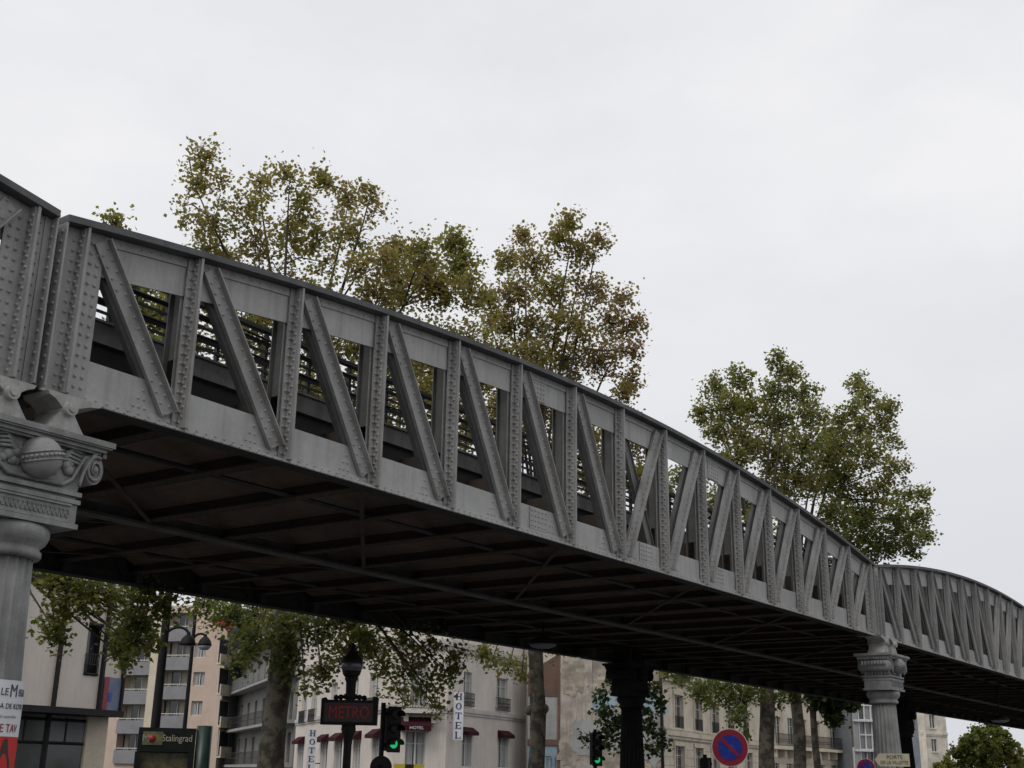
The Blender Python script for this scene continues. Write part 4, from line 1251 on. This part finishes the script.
ff.railing(.85, ff.L - 2.25, zb + .08, zb + 1.05, y=-.85, name='balcony_railing')
for px in (783.5, 796.5, 809.5, 826):
    u = ff.uz(px, 735)[0]; g = ff.mb(); g.box(u - .3, u + .3, -.16, -.003, zb + .003, HF); g.build('pilaster', M_STONE2, fh)
ff.band(zb - 1.25, zb - 1.0, .12); ff.band(HF - .1, HF + .4, .4)
u = ff.uz(834, 740)[0]; g = ff.mb(); g.box(u - .8, u + .8, -.45, -.003, zb - .2, zb); g.build('window_ledge', M_STONE, fh)
roof_box(ff, HF + 3.9, 9)

# --- modern glass-fronted block
g0 = P2(842.5, 745, 122.5); g1 = P2(854, 745, 118); g2 = P2(880, 745, 119)
gm = building('modern grey block with a glazed grid front left of the fluted column', 'office_building', g0)
fg1 = Facade(gm, g0, g1); fg2 = Facade(gm, g1, g2)
HG = fg2.uz(863, 690)[1]
fg1.wall(HG, [], mat('office_grey', (.27, .275, .28), .8, c2=(.22, .225, .23), scale=.5)); 
fg2.wall(HG, [(.0, fg2.L, .3, HG - .05)], M_GREYWALL, depth=.3)
nx, nz = 4, 7
for j in range(nz):
    for i in range(nx):
        u0, u1 = fg2.L*i/nx, fg2.L*(i+1)/nx; z0, z1 = .3 + (HG-.35)*j/nz, .3 + (HG-.35)*(j+1)/nz
        g = fg2.mb(); g.box(u0, u0 + .06, .08, .2, z0, z1); g.box(u1 - .06, u1, .08, .2, z0, z1); g.box(u0 + .06, u1 - .06, .08, .2, z0, z0 + .07); g.box(u0 + .06, u1 - .06, .08, .2, z1 - .07, z1)
        if i == 1: g.box(u0 - .12, u0 - .0, -.05, .2, z0, z1)
        if i == 0 and j in (2, 4): g.box(u0, fg2.L, -.3, .07, z1 - .18, z1)
        f = g.build('window', M_WFRAME, gm)
        g = fg2.mb(); g.box(u0, u1, .22, .23, z0, z1); g.build('pane', mat('office_glass', (.10, .115, .125), .12, c2=(.22, .23, .235), scale=.35, lo=.3, hi=.7, spec=.7, fine=0) if (i*3+j) % 4 else M_GLASS, f)
g = fg2.mb(); w = fg2.rect(842.5, 749, 853.5, 775)
roof_box(fg2, HG, 8)
g = fg1.mb(); z1 = fg1.uz(848, 748)[1]; g.box(0, fg1.L, -.12, -.003, 0, z1); g.build('white_annex', mat('white_panel', (.50, .50, .52), .7), gm)

# --- tall narrow house at the right
h0 = P2(914, 745, 166); h1 = P2(922.5, 745, 157); h2 = P2(948, 745, 159)
hh = building('tall narrow cream house end standing before open sky at right', 'town_house', h1)
fh1 = Facade(hh, h0, h1); fh2 = Facade(hh, h1, h2)
fh1.mat = fh2.mat = M_STONE2
HHH = fh2.uz(930, 690)[1]
hw = [fh2.rect(929, 715, 935.5, 728.5), fh2.rect(931.5, 739, 937.5, 752), fh2.rect(933.5, 762.5, 940, 776)]
um = (hw[0][0]+hw[0][1]+hw[1][0]+hw[1][1]+hw[2][0]+hw[2][1])/6; ww = .48
hw = [(um - ww, um + ww, w[2], w[3]) for w in hw]
fh2.wall(HHH, hw, M_STONE2); fh1.wall(HHH, [], M_STONE2)
for w in hw: fh2.window(w, sill=M_STONE2, bar=False, curtain=False)
z = fh2.uz(933, 733)[1]; fh2.band(z - .2, z + .1, .15); fh1.band(z - .2, z + .1, .15)
g = fh1.mb(); L = fh1.L
g.tube([(L*.55, -.2, HHH), (L*.7, -.2, fh1.uz(919, 722)[1]), (L*.6, -.2, fh1.uz(919, 738)[1]), (L*.2, -.2, fh1.uz(915, 748)[1]), (L*.2, -.2, 0)], .14, 6); g.build('drainpipe', M_BRONZE, hh)
roof_box(fh2, HHH, 8)

# ------------------------------------------------------------------ street furniture
def face(p): return math.atan2(-p.x, p.y)

# metro map display
p = at(174, 742, 26); 
W = 72*25.6/F_PX
md = thing('metro_map_stand', 'dark green metro map stand with an illuminated-style header panel', 'information stand', (p.x, p.y, 0), face(p))
zt = at(174, 728, 26).z; zh = at(174, 752, 26).z; zh1 = at(174, 749, 26).z
g = MB(); g.box(-W*.47, W*.28, 0, .22, zh, zt); g.box(-W*.49, -W*.42, -.02, .24, 0, zh); g.box(W*.20, W*.28, -.02, .24, 0, zh); g.box(-W*.42, W*.2, .12, .22, .4, zh); g.box(-W*.42, W*.2, .0, .12, .4, .55)
g.build('frame', M_GUNMETAL, md)
g = MB(); g.tube([(W*.39, .1, 0), (W*.39, .1, zt + .06)], W*.105, 20, smooth=True); g.build('pillar', mat('bottle_green', (.012, .032, .024), .4, c2=(.02, .045, .035), scale=5), md)
g = MB(); g.box(-W*.41, -W*.15, -.012, -.002, zh + .13, zt - .08); g.build('line_panel', mat('line_panel_yellow', (.20, .19, .07), .5, c2=(.10, .10, .07), scale=6), md)
g = MB(); g.lathe([(.075, 0), (.075, .01)], n=20)
g.v = [(x - W*.29, -z - .014, y + (zt+zh)/2 + .02) for x, y, z in g.v]; g.build('line_disc', mat('line_red', (.35, .03, .02), .5), md)
g = MB(); add_text(g, 'M', .20, (-W*.37, -.016, (zt+zh)/2 + .02)); g.build('metro_letter', mat('pale_grey_letter', (.35, .36, .36), .6), md)
g = MB(); add_text(g, 'Stalingrad', .19, (W*.04, -.006, (zt+zh)/2 + .03), sx=.82); g.build('lettering', mat('cream_letter', (.50, .46, .34), .6), md)
g = MB(); g.box(-W*.42, W*.2, .10, .118, .56, zh - .02); g.build('map_panel', mat('map_paper', (.14, .125, .06), .6, c2=(.06, .06, .04), scale=9, lo=.4, hi=.6), md)
g = MB(); g.box(W*.37, W*.385, -W*.007, .0, zt - .33, zt - .22); g.box(W*.37, W*.385, -W*.007, .0, zt - .52, zt - .44); g.build('mark', M_WHITE, md)

# METRO candelabra
p = at(349, 720, 22)
ms = thing('metro_sign', 'dark candelabra post with a globe lamp above a red-lettered METRO board', 'sign', (p.x, p.y, 0), face(p) - .10)
zs0 = at(349, 725, 22).z; zs1 = at(349, 699, 22).z; zg = at(349, 666, 22).z; ztop_ = at(349, 645, 22).z
w = 54*22.0/F_PX/2
g = MB(); g.lathe([(.16, 0), (.17, .3), (.12, .4), (.10, .5), (.075, .9), (.07, zs0 - .35), (.085, zs0 - .22), (.13, zs0 - .08), (.12, zs0), (.085, zs0 + .02), (.08, zs1), (.12, zs1 + .04), (.085, zs1 + .1), (.09, zg - .28), (.12, zg - .22), (.09, zg - .17)], n=20); g.build('post', M_BLACK, ms)
g = MB(); g.prism([(-w, zs0 + .0), (w, zs0 + .0), (w*1.01, zs1 - .05), (w*1.02, zs1 + .03), (w*.86, zs1 + .05), (w*.8, zs1 - .02), (-w*.8, zs1 - .02), (-w*.86, zs1 + .02), (-w*1.0, zs1 + .0), (-w*1.0, zs1 - .05)], -.10, .10)
bd = g.build('board', M_BLACK, ms)
g = MB(); g.box(-w*.88, w*.85, -.112, -.101, zs0 + .05, zs1 - .07); g.build('red_ground', mat('dark_red_enamel', (.028, .007, .008), .4), bd)
g = MB(); add_text(g, 'METRO', .29, (0, -.118, (zs0+zs1)/2 - .02), sx=.76, ext=.004); g.build('lettering', mat('red_letter', (.24, .02, .018), .6, emit=(.3, .012, .012, .07)), bd)
g = MB()
for k in range(7):
    x = -w*.5 + w*k/6; g.sphere((x, 0, zs1 + .02 + .03*(3 - abs(k-3))/3), .05, 8, 6)
g.build('crest', M_BLACK, ms)
g = MB(); g.sphere((0, 0, zg), .19, 20, 14); g.build('globe', mat('smoked_globe', (.075, .075, .08), .25, spec=.6), ms)
g = MB(); g.lathe([(.20, zg + .05), (.185, zg + .10), (.13, zg + .18), (.10, zg + .20), (.10, zg + .24), (.05, zg + .27), (.03, ztop_ + .02), (.005, ztop_ + .05)], n=20); g.lathe([(.11, zg - .20), (.15, zg - .15), (.17, zg - .09), (.15, zg - .09)], n=20); g.build('globe_cap', M_BLACK, ms)

# traffic signals
def traffic_light(px, pyt, pyb, Y, label, lit=True, pole_dx=-1, back=False):
    pt = at(px, pyt, Y); pb = at(px, pyb, Y)
    h = pt.z - pb.z; w = h*.30
    r = thing('traffic_light', label, 'traffic light', (pt.x, pt.y, 0), face(pt) + (.55 if not back else PI - .3), 'traffic lights')
    g = MB(); zs = pt.z; z0 = pb.z
    g.box(-w/2, w/2, 0, w*.75, z0, zs)
    g.box(-w*.62, w*.62, -.012, 0, z0 - .03, zs + .03)
    g.build('housing', M_BLACK, r)
    off = mat('unlit_lens', (.02, .018, .017), .3)
    on = mat('green_lens', (.0, .25, .10), .3, emit=(.02, .62, .22, .7), fine=0)
    for k in range(3):
        zc = zs - h*(k + .5)/3
        v = MB(); R = w*.42
        pts = []; n = 14
        for j in range(n):
            a0_, a1_ = PI*1.15*(j/n) - .12*PI*.6, PI*1.15*((j+1)/n) - .12*PI*.6
            x0, q0, x1, q1 = R*math.cos(a0_), R*math.sin(a0_), R*math.cos(a1_), R*math.sin(a1_)
            v.quad((x0, -.01, zc+q0), (x1, -.01, zc+q1), (x1, -.01 - w*.95, zc+q1*.9), (x0, -.01 - w*.95, zc+q0*.9))
        v.build('visor', M_BLACK, r)
        q = MB(); q.lathe([(R*.86, 0), (R*.7, .02), (R*.3, .035), (0.001, .04)], n=18)
        q.v = [(x, -.013 - z, zc + y) for x, y, z in q.v]
        q.build('lens', on if (k == 2 and lit) else off, r)
    g = MB(); g.tube([(pole_dx*w*.85, w*.4, 0), (pole_dx*w*.85, w*.4, zs + .1)], .05, 10)
    for z in (z0 + .12, zs - .12): g.box(min(0, pole_dx*w*.85), max(0, pole_dx*w*.85), w*.35, w*.45, z - .03, z + .03)
    g.build('pole', M_BLACK, r)
    return r
traffic_light(395, 708, 751, 26, 'traffic light showing green beside the hotel balcony, right of the METRO board')
traffic_light(597, 733, 765, 34, 'traffic light showing green just left of the black column', pole_dx=.0)
traffic_light(706, 759, 790, 30, 'black back of a traffic light peeping up left of the no-parking sign', lit=False, pole_dx=0, back=True)

# back of a round sign next to the first signal
def disc(mb, R, y0, y1, n=40, cx=0, cz=0):
    v = [(cx + R*math.cos(2*PI*k/n), y0, cz + R*math.sin(2*PI*k/n)) for k in range(n)] + [(cx + R*math.cos(2*PI*k/n), y1, cz + R*math.sin(2*PI*k/n)) for k in range(n)]
    mb.add(v, [tuple(range(n)), tuple(range(n, 2*n))[::-1]] + [((k+1) % n, k, n+k, n+(k+1) % n) for k in range(n)])
p = at(381, 765, 24)
rs = thing('road_sign', 'dark back of a round road sign below the left traffic light', 'road sign', (p.x, p.y, 0), face(p) + .2)
g = MB(); disc(g, .21, -.01, .01, cz=p.z - .04); g.build('plate', M_BLACK, rs)
g = MB(); g.tube([(.0, -.04, 0), (.0, -.04, p.z)], .03, 8); g.build('pole', M_BLACK, rs)

def no_parking(px, py, Y, rpx, label, tilt=0.0):
    p = at(px, py, Y); R = rpx*(p.y*cp + (p.z-EYE)*sp)/F_PX
    r = thing('no_parking_sign', label, 'road sign', (p.x, p.y, 0), face(p) + tilt, 'no-parking signs')
    g = MB(); disc(g, R, .0, .015, cz=p.z); pl = g.build('plate', mat('worn_white', (.42, .36, .34), .5, fine=.05), r)
    g = MB(); disc(g, R*.955, -.006, -.001, cz=p.z); g.build('red_rim', mat('sign_red', (.17, .006, .018), .6, spec=.2, c2=(.15, .012, .024), scale=4), pl)
    g = MB(); disc(g, R*.66, -.012, -.007, cz=p.z); g.build('blue_disc', mat('sign_blue', (.008, .018, .17), .6, spec=.2, c2=(.02, .06, .30), scale=4, lo=.5), pl)
    g = MB(); a = R*.66*.7071; wv = R*.085
    g.add([(-a - wv*.5, -.0165, p.z + a - wv), (-a + wv, -.0165, p.z + a + wv*.4), (a + wv*.5, -.0165, p.z - a + wv), (a - wv, -.0165, p.z - a - wv*.4)], [(0, 3, 2, 1)])
    g.build('red_bar', mat('sign_red', (.2, .014, .028)), pl)
    g = MB(); g.tube([(0, .05, 0), (0, .05, p.z + R*.6)], .03, 10); g.build('pole', mat('galvanised_pole', (.22, .22, .215), .5, c2=(.15, .15, .15), scale=8), r)
no_parking(730, 747.5, 20, 18.4, 'large red and blue no-parking disc in front of the cream stone house', .12)
no_parking(866, 768, 27, 9.0, 'small no-parking disc cut by the bottom edge beside the fluted column', .1)

# direction arrow sign
p = at(892, 760, 26.0); k = 26*1.0/F_PX*1.0
ds = thing('direction_sign', 'cream arrow-shaped direction sign pointing left in front of the fluted column', 'road sign', (p.x, p.y, 0), face(p))
sw = 33.5*25/F_PX; sh = 12.2*25/F_PX
zc = p.z
g = MB(); g.prism([(-sw*.5, zc), (-sw*.36, zc - sh/2), (sw*.5, zc - sh/2), (sw*.5, zc + sh/2), (-sw*.36, zc + sh/2)], 0, .03); pl = g.build('plate', mat('cream_enamel', (.40, .36, .26), .5, c2=(.33, .29, .20), scale=8), ds)
g = MB(); add_text(g, 'PORTE', sh*.40, (sw*.08, -.006, zc + sh*.22), sx=1.05); g.build('lettering', mat('dark_letter', (.06, .055, .05), .6), pl); g = MB(); add_text(g, 'DE LA VILLETTE', sh*.36, (sw*.06, -.006, zc - sh*.20), sx=.86); g.build('lettering', mat('dark_letter', (.06, .055, .05), .6), pl)
g = MB(); g.tube([(sw*.15, .07, 0), (sw*.15, .07, zc + sh*.4)], .03, 8); g.build('pole', mat('galvanised_pole', (.22, .22, .215)), ds)
p = at(893, 769.5, 26.0)
g = MB(); g.box(-sw*.42, sw*.5, .002, .03, p.z - .04, p.z + .03); g.build('lower_plate', mat('navy_plate', (.02, .022, .05), .5), ds)

# masts with arched lamps
def lamp(px_pole, py_low, Y, pole_r, top_z, side, lamp_px, lamp_py, label, open_bowl):
    b = at(px_pole, py_low, Y); l = at(lamp_px, lamp_py, Y)
    r = thing('street_lamp', label, 'street lamp', (b.x, b.y, 0), 0, 'street lamps with arched arms')
    g = MB(); g.lathe([(pole_r*1.8, 0), (pole_r*1.8, .5), (pole_r*1.25, .7), (pole_r*1.1, 2.0), (pole_r*.92, top_z*.6), (pole_r*.75, top_z)], n=16); g.build('pole', M_BLACK, r)
    dx = l.x - b.x; z = l.z
    g = MB(); pts = []
    for j in range(13):
        t = j/12; a = PI*(1 - t)
        pts.append((dx*.5 + dx*.5*math.cos(a), 0, z + .12 + (abs(dx)*.42)*math.sin(a) + (1-t)*(-.10)))
    g.tube(pts, .03, 8); g.tube([(dx, 0, z + .12), (dx, 0, z + .2)], [.05, .03], 8); g.build('arm', M_BLACK, r)
    g = MB(); g.lathe([(.02, .17), (.05, .13), (.10, .09), (.145, .03), (.17, -.05), (.175, -.09), (.165, -.09)], (dx, 0, z), 20); g.build('lamp_shade', M_BLACK, r)
    g = MB(); g.lathe([(.16, -.095), (.15, -.13), (.10, -.19), (.01, -.205)] if open_bowl else [(.15, -.095), (.12, -.10), (.06, -.11), (.01, -.11)], (dx, 0, z), 20); g.build('bowl', mat('clear_bowl', (.42, .43, .43), .25) if open_bowl else mat('dark_bowl', (.05, .05, .05), .3), r)
lamp(155, 728, 26.5, .092, 8.5, 1, 188, 641, 'thick dark mast with an arched lamp whose bowl is dark', False)
lamp(184.5, 728, 31, .05, 8.0, 1, 205, 642, 'thin dark pole with an arched lamp whose bowl is pale', True)

# yellow letter box sign below the balcony door
p = at(409, 764, 60)
ys = thing('yellow_signboard', 'yellow signboard at the bottom edge under the hotel door awning', 'sign', (p.x, p.y, 0), face(p))
g = MB(); g.box(-.72, .72, 0, .12, p.z - .9, p.z); g.build('board', mat('yellow_enamel', (.42, .34, .03), .5, c2=(.33, .27, .03), scale=4), ys)
g = MB(); g.box(-.18, .22, -.02, -.003, p.z - .3, p.z - .01); g.build('emblem', M_BLACK, ys)
g = MB()
for x in (-.6, .6): g.tube([(x, .06, 0), (x, .06, p.z - .9)], .04, 8)
g.build('leg', M_BLACK, ys)

# poster wrapped round the near column
base = J0
view = math.atan2(-J0.x, J0.y)
po = thing('poster', 'white and red theatre poster wrapped round the column at the left edge', 'poster', (J0.x + N2.x*.24, J0.y + N2.y*.24, 0), face(J0 + N2*.24))
RP = .348
def pz(py): return at(10, py, J0.y + .1).z
zp1, zp2, zp0 = pz(681), pz(737), pz(800)
def wrap(z0, z1, R, a0_=-1.5, a1_=1.5, n=40):
    g = MB()
    for k in range(n):
        a, b = a0_ + (a1_-a0_)*k/n, a0_ + (a1_-a0_)*(k+1)/n
        g.add([(R*math.sin(a), -R*math.cos(a), z0), (R*math.sin(b), -R*math.cos(b), z0), (R*math.sin(b), -R*math.cos(b), z1), (R*math.sin(a), -R*math.cos(a), z1)], [(0, 1, 2, 3)], True)
    return g
M_PAPER = mat('poster_paper', (.62, .63, .65), .7, c2=(.56, .57, .59), scale=3, fine=.02)
wrap(zp2 + .001, zp1, RP).build('sheet', M_PAPER, po)
wrap(zp0, zp2, RP).build('red_field', mat('poster_red', (.48, .022, .018), .7, c2=(.40, .018, .015), scale=6), po)
g = MB(); zc = lambda py: pz(py)
bend = (0, 0, RP + .004)
add_text(g, 'LE', .085, (.20, 0, zc(693)), sx=.9, bend=bend, ext=.001)
add_text(g, 'M', .15, (.295, 0, zc(692)), sx=.8, bend=bend, ext=.001)
add_text(g, 'ISSA', .085, (.42, 0, zc(693)), sx=.8, bend=bend, ext=.001)
g.build('title_lettering', mat('poster_ink', (.05, .055, .08), .7), po)
g = MB(); add_text(g, 'REZA DE KOTIS', .062, (.27, 0, zc(707)), sx=.9, bend=bend, ext=.001)
g.build('lettering', mat('poster_ink', (.05, .055, .08), .7), po)
g = MB(); add_text(g, '26 septembre', .035, (.27, 0, zc(717)), bend=bend, ext=.001)
g.build('small_print', mat('poster_grey_ink', (.30, .31, .33), .7), po)
g = MB(); add_text(g, 'PE TAV', .095, (.28, 0, zc(729)), sx=.85, bend=bend, ext=.001); g.build('red_lettering', mat('poster_red_ink', (.22, .02, .03), .7), po)
g = MB(); sil = [(-.07, -.26), (.10, -.26), (.09, -.17), (.06, -.11), (.045, -.06), (.035, -.02), (.03, .012), (.0, .02), (-.02, -.01), (-.03, -.06), (-.05, -.13), (-.07, -.18)]
n = len(sil); v = []
for x, z in sil:
    a = (.27 + x)/(RP + .004); v.append(((RP+.004)*math.sin(a), -(RP+.004)*math.cos(a), zc(740) + z - .01))
g.add(v, [tuple(range(n))]); g.build('figure_print', mat('poster_dark_ink', (.04, .025, .025), .7), po)

# ------------------------------------------------------------------ ground
g = MB(); S = 1500
g.quad((-S, -S, 0), (S, -S, 0), (S, S, 0), (-S, S, 0))
tag(g.build('ground', mat('asphalt', (.055, .055, .057), .9, c2=(.04, .04, .042), scale=.6, bump=.2)), kind='structure')
g = MB(); g.M = Matrix.Translation(Vector((ORG.x, ORG.y, 0))) @ Matrix.Rotation(TH, 4, 'Z')
g.box(-60, 120, -.9, 9.0, 0.004, .13)
tag(g.build('pavement', mat('paving', (.30, .29, .275), .9, c2=(.23, .22, .21), scale=.8)), kind='structure')

# ------------------------------------------------------------------ world, sun
SUN_EL, SUN_AZ = math.radians(50), math.radians(215)      # azimuth from +Y, clockwise
w = bpy.data.worlds.new('World'); scene.world = w; w.use_nodes = True
nt = w.node_tree; nt.nodes.clear()
out = nd(nt, 'ShaderNodeOutputWorld'); bg = nd(nt, 'ShaderNodeBackground')
sky = nd(nt, 'ShaderNodeTexSky'); sky.sky_type = 'NISHITA'; sky.sun_disc = False
sky.sun_elevation = SUN_EL; sky.sun_rotation = SUN_AZ; sky.dust_density = 4.0
tc = nd(nt, 'ShaderNodeTexCoord')
mp = nd(nt, 'ShaderNodeMapping'); mp.inputs['Scale'].default_value = (1, 1, 2.2)
nt.links.new(tc.outputs['Generated'], mp.inputs['Vector'])
nz = nd(nt, 'ShaderNodeTexNoise', Scale=2.6, Detail=7.0, Roughness=.55)
nt.links.new(mp.outputs[0], nz.inputs['Vector'])
BG = .1
cl = mixcol(nt, ramp(nt, nz.outputs[0], .38, .64), (.83/BG, .835/BG, .865/BG), (.945/BG, .94/BG, .95/BG))
# cloud deck grows darker towards the horizon on the right
sep = nd(nt, 'ShaderNodeSeparateXYZ'); nt.links.new(tc.outputs['Generated'], sep.inputs[0])
hz = ramp(nt, sep.outputs[2], .08, .45)
cl2 = mixcol(nt, hz, (.72/BG, .735/BG, .775/BG), cl)
fin = mixcol(nt, .93, sky.outputs[0], cl2)
nt.links.new(fin, bg.inputs[0]); bg.inputs[1].default_value = BG
nt.links.new(bg.outputs[0], out.inputs[0])
sd = bpy.data.lights.new('sun', 'SUN'); sd.energy = 1.2; sd.angle = math.radians(25); sd.color = (1, .97, .92)
so = bpy.data.objects.new('sun', sd); col.objects.link(so)
dirv = Vector((math.sin(SUN_AZ)*math.cos(SUN_EL), math.cos(SUN_AZ)*math.cos(SUN_EL), math.sin(SUN_EL)))
so.rotation_euler = dirv.to_track_quat('Z', 'Y').to_euler(); so.location = dirv*60

scene.view_settings.view_transform = 'Standard'; scene.view_settings.look = 'None'; scene.view_settings.exposure = 0
scene.render.engine = 'CYCLES'
scene.cycles.max_bounces = 6
scene.cycles.use_denoising = True
